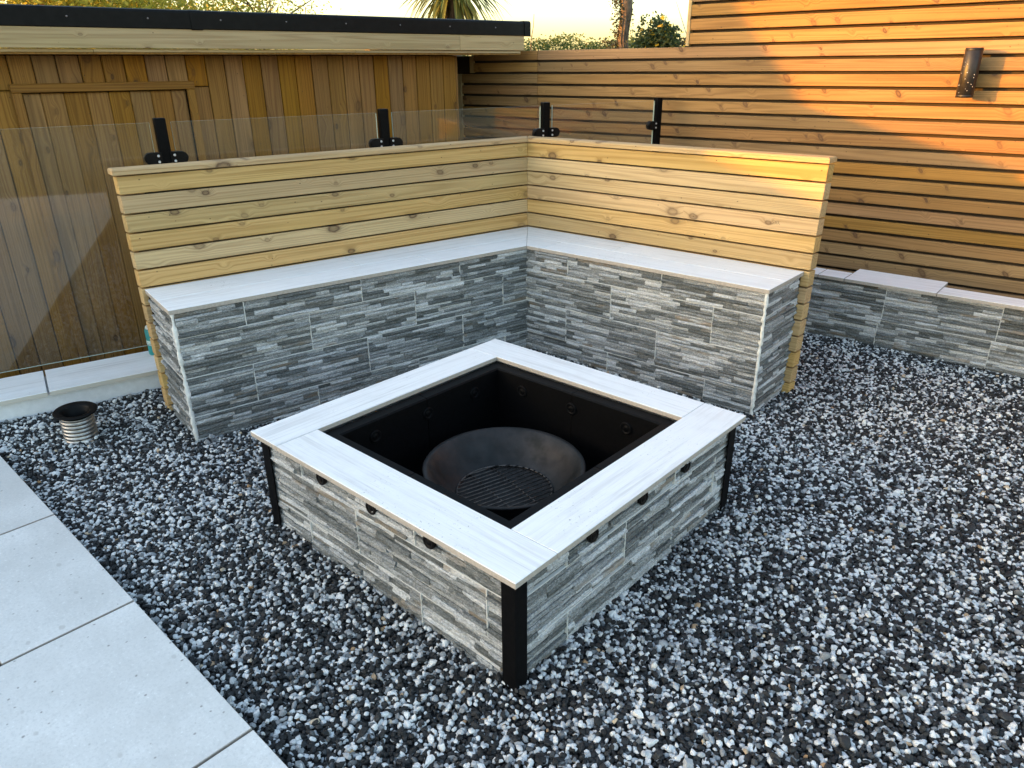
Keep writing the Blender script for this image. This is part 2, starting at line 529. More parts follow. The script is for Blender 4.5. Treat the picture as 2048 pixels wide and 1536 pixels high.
# the raised terrace the garden stands on
tb = bmesh.new()
poly = [LP(4.2, 0.70), LP(-1.9, 0.36), Vector((6.0, 1.60, 0)), Vector((6.0, -9.0, 0)), Vector((-1.0, -9.0, 0))]
top = [tb.verts.new((p.x, p.y, -0.06)) for p in poly]
bot = [tb.verts.new((p.x, p.y, -0.75)) for p in poly]
tb.faces.new(top)
for i in range(len(poly)):
    j = (i + 1) % len(poly)
    tb.faces.new((top[i], bot[i], bot[j], top[j]))
bmesh.ops.recalc_face_normals(tb, faces=tb.faces)
tm = bpy.data.meshes.new('terrace')
tb.to_mesh(tm); tb.free()
tm.materials.append(SOIL)
structure('terrain', tm)

# ------------------------------------------------------------------ pebbles
def pebbles():
    rng = np.random.default_rng(5)
    st = 0.0094
    xs = np.arange(-1.75, 4.2, st); ys = np.arange(-2.45, 1.30, st)
    gx, gy = np.meshgrid(xs, ys)
    pts = np.stack([gx.ravel(), gy.ravel()], 1)
    pts += rng.uniform(-0.5, 0.5, pts.shape) * st * 1.1
    x, y = pts[:, 0], pts[:, 1]
    d = x * LD.x + y * LD.y
    n = x * LN.x + y * LN.y
    keep = (n < wall_n(d) - 0.008) & (y > patio_y(x) + 0.006)
    keep &= y < 1.215 + TH * 0.6 * (x - 1.6)
    # bench footprint
    keep &= ~((n > 0.028) & (n < 0.43) & (d < 1.742) & (y < 0.46)) & ~((y > 0.028) & (y < 0.43) & (x < 1.278) & (n < 0.46))
    u = (x - PO.x) * PU.x + (y - PO.y) * PU.y
    v = (x - PO.x) * PV.x + (y - PO.y) * PV.y
    keep &= ~((u > 0.046) & (u < 1.1) & (v < -0.046) & (v > -1.108))
    keep &= ((x + 0.775) ** 2 + (y + 2.005) ** 2) > 0.06 ** 2
    # seen by the camera, with a wide margin
    dx, dy = x - CAM.x, y - CAM.y
    az = np.degrees(np.arctan2(dy, dx))
    az = np.where(az < 0, az + 360, az)
    keep &= (az > 62) & (az < 200)
    pts = pts[keep]
    # a sparser second scatter lies on top
    k = len(pts)
    zz = np.array([gz(px, py) for px, py in pts]) + rng.normal(0, 0.0032, k) - 0.002
    extra = rng.random(k) < 0.10
    zz = np.where(extra, zz + 0.007, zz)
    big = rng.random(k)
    base = 0.0058 * np.exp(rng.normal(0, 0.20, k)) * np.where(big > 0.985, 1.55, 1.0)
    sc = np.stack([base * rng.uniform(1.0, 1.5, k), base * rng.uniform(0.8, 1.08, k), base * rng.uniform(0.58, 0.92, k)], 1)
    rot = np.stack([rng.normal(0, 0.5, k), rng.normal(0, 0.5, k), rng.uniform(0, 6.28, k)], 1)
    me = bpy.data.meshes.new('gravel')
    me.vertices.add(k)
    me.vertices.foreach_set('co', np.column_stack([pts, zz]).ravel().astype(np.float32))
    for nm, arr in (('psc', sc), ('prot', rot)):
        at = me.attributes.new(nm, 'FLOAT_VECTOR', 'POINT')
        at.data.foreach_set('vector', arr.ravel().astype(np.float32))
    at = me.attributes.new('pk', 'INT', 'POINT')
    at.data.foreach_set('value', rng.integers(0, 14, k).astype(np.int32))
    me.materials.append(PEBBLE)
    o = add('gravel', me, Matrix())
    tag(o, 'black, grey and white pebbles covering the bed around the fire pit', 'gravel', None, 'stuff')
    ng = bpy.data.node_groups.new('gravel_scatter', 'GeometryNodeTree')
    ng.interface.new_socket('Geometry', in_out='INPUT', socket_type='NodeSocketGeometry')
    ng.interface.new_socket('Geometry', in_out='OUTPUT', socket_type='NodeSocketGeometry')
    N = ng.nodes
    gi = N.new('NodeGroupInput'); go = N.new('NodeGroupOutput')
    join = N.new('GeometryNodeJoinGeometry')
    for i in range(14):
        ic = N.new('GeometryNodeMeshIcoSphere'); ic.inputs['Subdivisions'].default_value = 2 if i % 3 == 0 else 1 + (i % 2); ic.inputs['Radius'].default_value = 1.0
        sp = N.new('GeometryNodeSetPosition')
        po = N.new('GeometryNodeInputPosition')
        ad = N.new('ShaderNodeVectorMath'); ad.operation = 'ADD'; ad.inputs[1].default_value = (i * 13.1, i * 7.7, i * 3.3)
        nz = N.new('ShaderNodeTexNoise')
        nz.inputs['Scale'].default_value = 0.8 if i % 3 == 0 else 1.7
        nz.inputs['Detail'].default_value = 1.0
        sb = N.new('ShaderNodeVectorMath'); sb.operation = 'SUBTRACT'; sb.inputs[1].default_value = (0.5, 0.5, 0.5)
        ml = N.new('ShaderNodeVectorMath'); ml.operation = 'SCALE'; ml.inputs['Scale'].default_value = 1.3 if i % 3 == 0 else 2.1
        ng.links.new(po.outputs[0], ad.inputs[0])
        ng.links.new(ad.outputs[0], nz.inputs['Vector'])
        ng.links.new(nz.outputs['Color'], sb.inputs[0])
        ng.links.new(sb.outputs[0], ml.inputs[0])
        ng.links.new(ic.outputs[0], sp.inputs['Geometry'])
        ng.links.new(ml.outputs[0], sp.inputs['Offset'])
        ss = N.new('GeometryNodeSetShadeSmooth')
        ss.inputs['Shade Smooth'].default_value = bool(i % 3 == 0)
        hull = N.new('GeometryNodeConvexHull')
        ng.links.new(sp.outputs[0], hull.inputs[0])
        ng.links.new(hull.outputs[0], ss.inputs[0])
        g2 = N.new('GeometryNodeGeometryToInstance')
        ng.links.new(ss.outputs[0], g2.inputs[0])
        ng.links.new(g2.outputs[0], join.inputs[0])
    sm = N.new('GeometryNodeSetMaterial'); sm.inputs['Material'].default_value = PEBBLE
    iop = N.new('GeometryNodeInstanceOnPoints')
    iop.inputs['Pick Instance'].default_value = True
    def attr(nm, typ):
        na = N.new('GeometryNodeInputNamedAttribute'); na.data_type = typ
        na.inputs['Name'].default_value = nm
        return na.outputs[0]
    ng.links.new(join.outputs[0], sm.inputs[0])
    ng.links.new(gi.outputs[0], iop.inputs['Points'])
    ng.links.new(sm.outputs[0], iop.inputs['Instance'])
    ng.links.new(attr('pk', 'INT'), iop.inputs['Instance Index'])
    ng.links.new(attr('prot', 'FLOAT_VECTOR'), iop.inputs['Rotation'])
    ng.links.new(attr('psc', 'FLOAT_VECTOR'), iop.inputs['Scale'])
    ng.links.new(iop.outputs[0], go.inputs[0])
    md = o.modifiers.new('scatter', 'NODES')
    md.node_group = ng
    print('pebbles', k)
pebbles()

# ------------------------------------------------------------------ patio
def slab(parent, x0, x1, w0, w1, name='slab', z=0.04, th=0.02):
    """x along the edge, w0..w1 measured back from the edge"""
    ex = Vector((1, -0.0335, 0)).normalized(); ey = Vector((0.0335, 1, 0)).normalized()
    g = 0.0036
    o = Vector((-0.17, -2.3155, 0))
    c = o + ex * ((x0 + x1) / 2 + 0.17) - ey * ((w0 + w1) / 2)
    M = frame((c.x, c.y, z - th / 2), ex, ey)
    return box(name, (x1 - x0 - 2 * g, w1 - w0 - (2 * g if w0 > 0 else g), th), M, TILEBODY, parent, 0.0012, 1, PATIO)
pat = mesh('patio_base', [(-1.7, -9, 0.0185), (6, -9, 0.0185), (6, patio_y(6) - .006, 0.0185), (-1.7, patio_y(-1.7) - .006, 0.0185),
                          (-1.7, -9, -0.3), (6, -9, -0.3), (6, patio_y(6) - .006, -0.3), (-1.7, patio_y(-1.7) - .006, -0.3)],
           [(0, 1, 2, 3), (7, 6, 5, 4), (3, 2, 6, 7), (0, 3, 7, 4), (1, 0, 4, 5), (2, 1, 5, 6)], [plain('patio_joint', (0.16, 0.135, 0.11), 0.9, 0, (50, 0.3))])
patio = structure('patio', pat)
L = 0.6555
edges = [-0.17 + L * k for k in range(-2, 10)]
for i in range(len(edges) - 1):
    x0, x1 = edges[i], edges[i + 1]
    if i == 2:
        wid = [0, 0.333, 0.99, 1.65, 2.3, 2.96, 3.6]
    elif i % 2 == 0:
        wid = [0, 0.655, 1.31, 1.965, 2.62, 3.275]
    else:
        wid = [0, 0.98, 1.64, 2.29, 2.95, 3.6]
    for q in range(len(wid) - 1):
        slab(patio, x0, x1, wid[q], wid[q + 1])

# ------------------------------------------------------------------ split-face cladding
GR = 0.0016
GROUTW = plain('pale_grout', (0.60, 0.60, 0.58), 0.9)
def tile_mesh(L_, H_, seed, y0=0.0):
    """a split-face tile, length along X from 0, height along Z from 0, proud towards -Y"""
    rg = random.Random(seed)
    V, F, tone, rust = [], [], [], []
    z = 0.0
    rows = max(1, round(H_ / 0.0158))
    hs = [rg.uniform(0.75, 1.25) for _ in range(rows)]
    k = H_ / sum(hs)
    off = rg.uniform(0, 50)
    last = rg.random()
    for h in hs:
        h *= k
        x = 0.0
        x -= rg.uniform(0, 0.08)
        while x < L_ - 1e-6:
            ln = rg.choice([0.07, 0.1, 0.13, 0.17, 0.22, 0.27]) * rg.uniform(0.8, 1.2)
            xa, xb = max(0.0, x), min(L_, x + ln)
            x += ln
            if L_ - xb < 0.03:
                xb = L_; x = L_
            if xb - xa < 0.008:
                continue
            dep = rg.uniform(0.003, 0.0165)
            slope = rg.uniform(-0.004, 0.004)
            tn = rg.choice([0.17, 0.23, 0.29, 0.35, 0.41] if (last > 0.45) == (rg.random() < 0.72) else [0.48, 0.55, 0.62, 0.69, 0.76]) + rg.uniform(-.05, .05)
            last = tn
            ru = 1.0 if rg.random() < 0.05 else 0.0
            m = max(2, int((xb - xa) / 0.011) + 1)
            b0 = len(V)
            nz_ = 4
            for r_ in range(nz_):
                fz = r_ / (nz_ - 1)
                zz = z + 0.0004 + (h - 0.0008) * (fz if 0 < r_ < nz_ - 1 else fz)
                for c_ in range(m):
                    xx = xa + (xb - xa) * c_ / (m - 1)
                    edge = 0.35 if r_ in (0, nz_ - 1) else 1.0
                    e2 = 0.7 if c_ in (0, m - 1) and 0 < xx < L_ else 1.0
                    nn = mnoise.noise(Vector((xx * 42 + off, zz * 110, seed * 0.37)))
                    n2 = mnoise.noise(Vector((xx * 11 - off, zz * 30, seed * 0.71)))
                    y = dep * (0.55 + 0.45 * edge * e2) + 0.0048 * nn * edge + 0.0034 * n2 + slope * (fz - 0.5)
                    wob = 0.0012 * n2 if 0 < r_ < nz_ - 1 else 0
                    V.append((xx, -(y0 + max(0.001, y)), zz + wob))
            for r_ in range(nz_ - 1):
                for c_ in range(m - 1):
                    F.append((b0 + r_ * m + c_, b0 + r_ * m + c_ + 1, b0 + (r_ + 1) * m + c_ + 1, b0 + (r_ + 1) * m + c_))
                    tone.append(tn); rust.append(ru)
            # skirts back to the tile body
            ring = [b0 + c_ for c_ in range(m)] + [b0 + r_ * m + m - 1 for r_ in range(1, nz_)] + [b0 + (nz_ - 1) * m + c_ for c_ in range(m - 2, -1, -1)] + [b0 + r_ * m for r_ in range(nz_ - 2, 0, -1)]
            s0 = len(V)
            for i in ring:
                V.append((V[i][0], -y0 + 0.0035, V[i][2]))
            q = len(ring)
            for i in range(q):
                j = (i + 1) % q
                F.append((ring[j], ring[i], s0 + i, s0 + j))
                tone.append(tn * 0.8); rust.append(ru)
        z += h
    # body behind
    b0 = len(V)
    for zz in (0, H_):
        for xx in (0, L_):
            for yy in (0.0, 0.006):
                V.append((xx, yy, zz))
    F += [(b0, b0 + 2, b0 + 6, b0 + 4), (b0 + 1, b0 + 5, b0 + 7, b0 + 3), (b0, b0 + 4, b0 + 5, b0 + 1), (b0 + 2, b0 + 3, b0 + 7, b0 + 6), (b0 + 4, b0 + 6, b0 + 7, b0 + 5), (b0, b0 + 1, b0 + 3, b0 + 2)]
    tone += [0.4] * 6; rust += [0] * 6
    me = mesh('cladding_tile', V, F, [SLATE])
    for nm, arr in (('tone', tone), ('rust', rust)):
        at = me.attributes.new(nm, 'FLOAT', 'FACE')
        at.data.foreach_set('value', arr)
    return me

_seed = [11]
def clad(parent, origin, inward, length, z0, z1, rows, joints):
    """rows: z lines between the courses; joints: for each course, positions along the face where tiles meet"""
    X = Vector(inward).cross(Z)
    zs = [z0] + [z for z in rows if z0 + 0.01 < z < z1 - 0.01] + [z1]
    for r in range(len(zs) - 1):
        js = [0.0] + sorted(j for j in joints[r % len(joints)] if 0.02 < j < length - 0.02) + [length]
        for i in range(len(js) - 1):
            a_, b_ = js[i] + GR, js[i + 1] - GR
            za, zb = zs[r] + GR, zs[r + 1] - GR
            _seed[0] += 1
            o = Vector(origin) + X * a_
            add('cladding_tile', tile_mesh(b_ - a_, zb - za, _seed[0]), frame((o.x, o.y, za), X, Vector(inward)), parent)
            if i:
                gp = Vector(origin) + X * js[i] - Vector(inward) * 0.0035
                box('grout_joint', (2 * GR - 0.0004, 0.015, zb - za), frame((gp.x, gp.y, (za + zb) / 2), X, Vector(inward)), GROUTW, parent)
        if r:
            gp = Vector(origin) + X * (length / 2) - Vector(inward) * 0.0030
            box('grout_joint', (length - 0.002, 0.014, 2 * GR - 0.0006), frame((gp.x, gp.y, zs[r]), X, Vector(inward)), GROUTW, parent)

def bead(parent, name, p, z0, z1, rad, seed, mat=CAULK):
    """an uneven sealant bead down a corner"""
    rg = random.Random(seed)
    n = 40
    pts, rs = [], []
    for i in range(n + 1):
        z = z0 + (z1 - z0) * i / n
        pts.append((rg.uniform(-.002, .002), rg.uniform(-.002, .002), z))
        rs.append(rad * rg.uniform(0.65, 1.35))
    V, F = tube(pts, rs, 8)
    return add(name, mesh(name, V, F, [mat], True), T(p), parent)

# ------------------------------------------------------------------ corner bench
HS, DS, L1, L2 = 0.576, 0.378, 1.7578, 1.296
ST_T = 0.018
bench = thing('corner_bench', LP(0.3, 0.3), 'L-shaped corner bench clad in grey split-face stone with pale timber slatted backrest', 'bench')
IN = 0.017
ROWS = [0.109, 0.281, 0.453]
# core blocks behind the tiles
def prism(name, pts, z0, z1, mat, parent):
    n = len(pts)
    V = [(p.x, p.y, z0) for p in pts] + [(p.x, p.y, z1) for p in pts]
    F = [tuple(range(n - 1, -1, -1)), tuple(range(n, 2 * n))] + [(i, (i + 1) % n, n + (i + 1) % n, n + i) for i in range(n)]
    bm = bmesh.new()
    vs = [bm.verts.new(v) for v in V]
    for f in F:
        bm.faces.new([vs[i] for i in f])
    bmesh.ops.recalc_face_normals(bm, faces=bm.faces)
    me = bpy.data.meshes.new(name); bm.to_mesh(me); bm.free()
    me.materials.append(mat)
    return add(name, me, Matrix(), parent)
def isect(n_, y_):
    """where the left wing's line at depth n_ meets y = y_"""
    d = (y_ - LN.y * n_) / LD.y
    return LP(d, n_)
ci = IN + 0.0075
core = [isect(ci, ci), LP(L1 - ci, ci), LP(L1 - ci, DS - 0.015), isect(DS - 0.015, DS - 0.015), Vector((L2 - ci, DS - 0.015, 0)), Vector((L2 - ci, ci, 0))]
prism('core', core, -0.1, HS - ST_T - 0.004, GROUT, bench)
ztop = HS - ST_T - 0.002
cin = isect(IN, IN)
dl0 = cin.dot(LD)
# left wing: local X runs from the free end (d = L1) to the corner
o = LP(L1 - IN, IN)
ln = L1 - IN - dl0
conv = lambda ds: [L1 - IN - d for d in ds]
clad(bench, o, LN, ln, -0.063, ztop, ROWS, [conv([1.2, .672, .14]), conv([1.47, .935, .405]), conv([1.2, .672, .151]), conv([1.47, .943, .412])])
o = cin
clad(bench, o, Vector((0, 1, 0)), L2 - IN - cin.x, -0.063, ztop, ROWS, [[.518 - cin.x, 1.05 - cin.x], [.257 - cin.x, .785 - cin.x], [.523 - cin.x, 1.057 - cin.x], [.26 - cin.x, .79 - cin.x]])
# free ends
o = LP(L1 - IN, DS - 0.012)
clad(bench, o, -LD, DS - 0.012 - IN, -0.063, ztop, ROWS, [[], []])
o = Vector((L2 - IN, IN, 0))
clad(bench, o, Vector((-1, 0, 0)), DS - 0.012 - IN, -0.063, ztop, ROWS, [[], []])
bead(bench, 'corner_bead', LP(L1 - IN + 0.004, IN - 0.004), -0.03, ztop, 0.0085, 3)
bead(bench, 'corner_bead', (L2 - IN + 0.004, IN - 0.004, 0), -0.03, ztop, 0.0085, 4)
bead(bench, 'corner_bead', (cin.x + 0.003, cin.y - 0.003, 0), -0.03, ztop, 0.004, 5)
# black edge trims where the stone ends meet the timber
box('edge_trim', (0.012, 0.016, ztop), T(LP(L1 - 0.018, DS - 0.0045, ztop / 2)) @ Matrix.Rotation(PSI, 4, 'Z'), BLACKP, bench)
box('edge_trim', (0.012, 0.016, ztop), T((L2 - 0.018, DS - 0.0045, ztop / 2)), BLACKP, bench)

def polytile(name, pts, z, th, parent, xdir, top=COPING, body=TILEBODY, bev=0.0016):
    """a flat tile of any outline; its grain runs along xdir"""
    c = sum((Vector((p.x, p.y, 0)) for p in pts), Vector()) / len(pts)
    xd = Vector(xdir).normalized(); yd = Z.cross(xd)
    loc = [((Vector((p.x, p.y, 0)) - c).dot(xd), (Vector((p.x, p.y, 0)) - c).dot(yd)) for p in pts]
    bm = bmesh.new()
    vb = [bm.verts.new((q[0], q[1], 0)) for q in loc]
    f = bm.faces.new(vb)
    if f.normal.z < 0 or sum(loc[i][0] * loc[(i + 1) % len(loc)][1] - loc[(i + 1) % len(loc)][0] * loc[i][1] for i in range(len(loc))) < 0:
        f.normal_flip()
    r = bmesh.ops.extrude_face_region(bm, geom=[f])
    vt = [g for g in r['geom'] if isinstance(g, bmesh.types.BMVert)]
    bmesh.ops.translate(bm, verts=vt, vec=(0, 0, th))
    bmesh.ops.recalc_face_normals(bm, faces=bm.faces)
    te = [e for e in bm.edges if all(v.co.z > th * 0.5 for v in e.verts)]
    bmesh.ops.bevel(bm, geom=te, offset=bev, segments=1, affect='EDGES')
    bm.normal_update()
    for f in bm.faces:
        f.material_index = 1 if f.normal.z > 0.5 else 0
    me = bpy.data.meshes.new(name); bm.to_mesh(me); bm.free()
    me.materials.append(body); me.materials.append(top)
    return add(name, me, frame((c.x, c.y, z - th), xd, yd), parent)

g = 0.0009
SPL = 0.176
def lrow(d0, d1, n0, n1):
    polytile('seat_tile', [LP(d0 + g, n0 + g), LP(d1 - g, n0 + g), LP(d1 - g, n1 - g), LP(d0 + g, n1 - g)], HS, ST_T, bench, LD)
def rrow(x0, x1, y0, y1):
    polytile('seat_tile', [Vector((x0 + g, y0 + g, 0)), Vector((x1 - g, y0 + g, 0)), Vector((x1 - g, y1 - g, 0)), Vector((x0 + g, y1 - g, 0))], HS, ST_T, bench, (1, 0, 0))
lrow(0.555, L1, 0, SPL); lrow(0.855, L1, SPL, DS)
m0 = isect(0, 0); m1 = isect(SPL, SPL); m2 = isect(DS, DS)
gv = Vector((g, 0, 0))
polytile('seat_tile', [m0 - gv, LP(0.555 - g, g), LP(0.555 - g, SPL - g), m1 - gv], HS, ST_T, bench, LD)
polytile('seat_tile', [m1 - gv, LP(0.855 - g, SPL + g), LP(0.855 - g, DS), m2 - gv], HS, ST_T, bench, LD)
polytile('seat_tile', [m0 + gv, Vector((0.092 - g, 0, 0)), Vector((0.092 - g, SPL - g, 0)), m1 + gv], HS, ST_T, bench, (1, 0, 0))
polytile('seat_tile', [m1 + gv, Vector((0.40 - g, SPL + g, 0)), Vector((0.40 - g, DS, 0)), m2 + gv], HS, ST_T, bench, (1, 0, 0))
rrow(0.092, L2, 0, SPL); rrow(0.40, L2, SPL, DS)

# backrest
PIT, SLH, STK, LEAN = 0.0762, 0.0692, 0.074, 0.063
def nface(z):
    return DS + 0.003 + (z - HS) * LEAN
lean_a = math.atan(LEAN)
zz = HS + 0.005
levels = [zz + PIT * k for k in range(6)] + [zz - PIT * (k + 1) for k in range(8)]
for zb in levels:
    if zb < -0.06:
        continue
    hgt = SLH if zb > -0.005 else SLH
    zc = zb + hgt / 2
    nf_ = nface(zc)
    # left wing
    nc = nf_ + STK / 2
    c_in = isect(nf_, nf_)
    d0 = c_in.dot(LD) + 0.001
    d1 = L1 + 0.010
    c = LP((d0 + d1) / 2, nc, zc)
    yv = (LN * math.cos(lean_a) - Z * math.sin(lean_a)); zv = (Z * math.cos(lean_a) + LN * math.sin(lean_a))
    box('backrest_slat', (d1 - d0, STK, hgt), frame(c, -LD, yv, zv), WOOD_BENCH, bench, 0.0028, 2)
    x0 = c_in.x - 0.02
    x1 = L2 + 0.012
    yb = Vector((0, math.cos(lean_a), -math.sin(lean_a))); zb_ = Vector((0, math.sin(lean_a), math.cos(lean_a)))
    box('backrest_slat', (x1 - x0, STK, hgt), frame(((x0 + x1) / 2 + 0.0115, nc, zc), (1, 0, 0), yb, zb_), WOOD_BENCH, bench, 0.0028, 2)
# dark sheets standing in for the shade in the slat gaps
for zc0, nm in ((0.5, 'gap_shade_sheet'),):
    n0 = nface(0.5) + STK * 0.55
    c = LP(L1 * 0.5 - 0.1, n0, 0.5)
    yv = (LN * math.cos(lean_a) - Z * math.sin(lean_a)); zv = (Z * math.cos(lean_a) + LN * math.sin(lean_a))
    box('gap_shade_sheet', (L1 + 0.02, 0.008, 0.98), frame(c, -LD, yv, zv), DARKGAP, bench)
    box('gap_shade_sheet', (L2 + 0.06, 0.008, 0.98), frame((L2 * 0.5 - 0.08, n0, 0.5), (1, 0, 0), Vector((0, math.cos(lean_a), -math.sin(lean_a))), Vector((0, math.sin(lean_a), math.cos(lean_a)))), DARKGAP, bench)
zcap = HS + 0.005 + PIT * 6 + 0.002
nfc = nface(zcap)
n0, n1 = nfc - 0.009, nfc + 0.085
i0, i1 = isect(n0, n0), isect(n1, n1)
def railmesh(length, w, th):
    return boxmesh(length, w, th, WOOD_BENCH, 0.006, 3)
polytile('cap_rail', [i0, LP(L1 + 0.022, n0), LP(L1 + 0.022, n1), i1], zcap + 0.0225, 0.0225, bench, LD, WOOD_BENCH, WOOD_BENCH, 0.006)
polytile('cap_rail', [i0 + gv, Vector((L2 + 0.026, n0, 0)), Vector((L2 + 0.026, n1, 0)), i1 + gv], zcap + 0.0225, 0.0225, bench, (1, 0, 0), WOOD_BENCH, WOOD_BENCH, 0.006)
# pencilled mark on one slat
def stroke(pts, wdt):
    V, F = [], []
    for i, (x, z) in enumerate(pts):
        V += [(x - wdt, 0, z), (x + wdt, 0, z + wdt * 0.6)]
        if i:
            F.append((2 * i - 2, 2 * i - 1, 2 * i + 1, 2 * i))
    return V, F
V, F = [], []
for pts in ([(0.010, .010), (0.004, .014), (0.0, .008), (0.008, .003), (0.004, -.004), (-.003, -.002)], [(0.014, .010), (0.024, -.004)], [(0.024, .010), (0.013, -.005)], [(0.030, .012), (0.027, -.004)], [(0.038, .012), (0.029, .004), (0.037, -.004)]):
    v_, f_ = stroke(pts, 0.0007)
    k = len(V); V += v_; F += [tuple(i + k for i in f) for f in f_]
zq = 0.768
add('pencil_mark', mesh('pencil_mark', V, F, [plain('pencil', (0.12, 0.09, 0.05), 0.8)]), frame((1.115, nface(zq) - 0.0012, zq), (1, 0, 0), (0, math.cos(lean_a), -math.sin(lean_a)), (0, math.sin(lean_a), math.cos(lean_a))), bench)

# ------------------------------------------------------------------ fire pit
SX, SY, HP, WC, OV = 1.148, 1.155, 0.3538, 0.152, 0.040
CT = 0.0165
pit = thing('fire_pit', PP(SX / 2, -SY / 2), 'square fire pit with white plank coping, grey stone sides and black metal liner', 'fire pit')
zt = HP - CT - 0.002
def pt_tile(u0, u1, v0, v1, along):
    polytile('coping_tile', [PP(u0, v0), PP(u1, v0), PP(u1, v1), PP(u0, v1)], HP, CT, pit, PU if along == 'u' else PV)
g2 = 0.0013
pt_tile(WC + g2, SX, -SY, -SY + WC, 'u')                       # front, runs through the near corner
pt_tile(0, WC - g2, -SY, -WC - g2, 'v')
pt_tile(0, SX - WC - g2, -WC, 0, 'u')
pt_tile(SX - WC, SX, -SY + WC + g2, 0, 'v')
# grout fillets in the four mitre gaps
for (u, v, du, dv) in ((WC, -SY + WC / 2, 0.004, WC - .004), (WC / 2, -WC, WC - .004, 0.004), (SX - WC, -WC / 2, 0.004, WC - .004), (SX - WC / 2, -SY + WC, WC - .004, 0.004)):
    box('grout_joint', (du, dv, CT - 0.003), frame(PP(u, v, HP - CT / 2 - 0.0005), PU, PV), GROUT, pit)
# stone sides: tiles .528 long
for (o_, inw, ln) in ((PP(OV, -SY + OV), PV, SX - 2 * OV), (PP(SX - OV, -SY + OV), -PU, SY - 2 * OV), (PP(SX - OV, -OV), -PV, SX - 2 * OV), (PP(OV, -OV), PU, SY - 2 * OV)):
    clad(pit, o_, inw, ln, -0.05, zt, [0.102, 0.255], [[0.20, 0.73], [0.46, 0.985], [0.19, 0.72]])
bw = 0.03
for (u, v, su, sv) in ((SX / 2, -SY + OV + bw / 2 + .006, SX - 2 * OV - .012, bw), (SX / 2, -OV - bw / 2 - .006, SX - 2 * OV - .012, bw), (OV + bw / 2 + .006, -SY / 2, bw, SY - 2 * OV - 2 * bw - .014), (SX - OV - bw / 2 - .006, -SY / 2, bw, SY - 2 * OV - 2 * bw - .014)):
    box('core', (su, sv, zt + 0.1), frame(PP(u, v, (zt - 0.1) / 2), PU, PV), GROUT, pit)
# black corner angles
LEG = 0.040
def angle_mesh(h):
    t_ = 0.004
    P = [(-t_, -t_), (LEG, -t_), (LEG, 0), (0, 0), (0, LEG), (-t_, LEG)]
    V = [(x, y, 0) for x, y in P] + [(x, y, h) for x, y in P]
    F = [(0, 1, 7, 6), (1, 2, 8, 7), (2, 3, 9, 8), (3, 4, 10, 9), (4, 5, 11, 10), (5, 0, 6, 11), (6, 7, 8, 9), (6, 9, 10, 11), (3, 2, 1, 0), (5, 4, 3, 0)]
    return mesh('corner_post', V, F, [BLACK])
am = angle_mesh(zt + 0.05)
pr = 0.016
for (u, v, q) in ((OV - pr, -SY + OV - pr, 0), (SX - OV + pr, -SY + OV - pr, 90), (SX - OV + pr, -OV + pr, 180), (OV - pr, -OV + pr, 270)):
    add('corner_post', am, frame(PP(u, v, -0.05), PU, PV) @ Matrix.Rotation(R(q), 4, 'Z'), pit)
# vents under the coping, tubes show as knock-out rings inside
def disc_ring(name, r, parent, M, mat):
    prof = [(0.0001, 0.004), (r * 0.45, 0.004), (r * 0.5, 0.0025), (r * 0.6, 0.0025), (r * 0.65, 0.0045), (r * 0.92, 0.0045), (r, 0.002), (r, -0.006)]
    V, F = lathe(prof, 24)
    return add(name, mesh(name, V, F, [mat], True), M, parent)
for k in (0.334, 0.574, 0.814):
    disc_ring('vent', 0.0215, pit, frame(PP(k + .012, -SY + OV - 0.015, 0.303), PU, Z, -PV), BLACKP)
    disc_ring('vent', 0.0215, pit, frame(PP(SX - OV + 0.015, -SY + k, 0.298), PV, Z, PU), BLACKP)
    disc_ring('vent', 0.0215, pit, frame(PP(k, -OV + 0.015, 0.306), PU, Z, PV), BLACKP)
    disc_ring('vent', 0.0215, pit, frame(PP(OV - 0.015, -SY + k, 0.306), PV, Z, -PU), BLACKP)
# liner: two panels a side, each with a flange rolled over the masonry
liner = thing('liner', PP(SX / 2, -SY / 2, 0.0), None, None)
child(liner, pit, ROOTM['liner'])
FI, FW = WC + 0.004, 0.048
zfl = HP - CT - 0.0045
def liner_panel(length):
    V = [(0, 0, zfl), (length, 0, zfl), (0, FW * 0.9, zfl), (length, FW * 0.9, zfl), (0, FW, zfl - 0.004), (length, FW, zfl - 0.004), (0, FW, 0.012), (length, FW, 0.012)]
    F = [(0, 1, 3, 2), (2, 3, 5, 4), (4, 5, 7, 6)]
    return V, F
def mitred(h0, h1):
    """one half side: from a = h0 (corner if negative side) to h1, mitred at the corners"""
    V = []
    for (y, z) in ((0, zfl), (FW * 0.9, zfl), (FW, zfl - 0.005), (FW, 0.012)):
        V += [(h0 + (y if h0 < -0.1 else 0), y, z), (h1 - (y if h1 > 0.1 else 0), y, z)]
    return V, [(0, 1, 3, 2), (2, 3, 5, 4), (4, 5, 7, 6)]
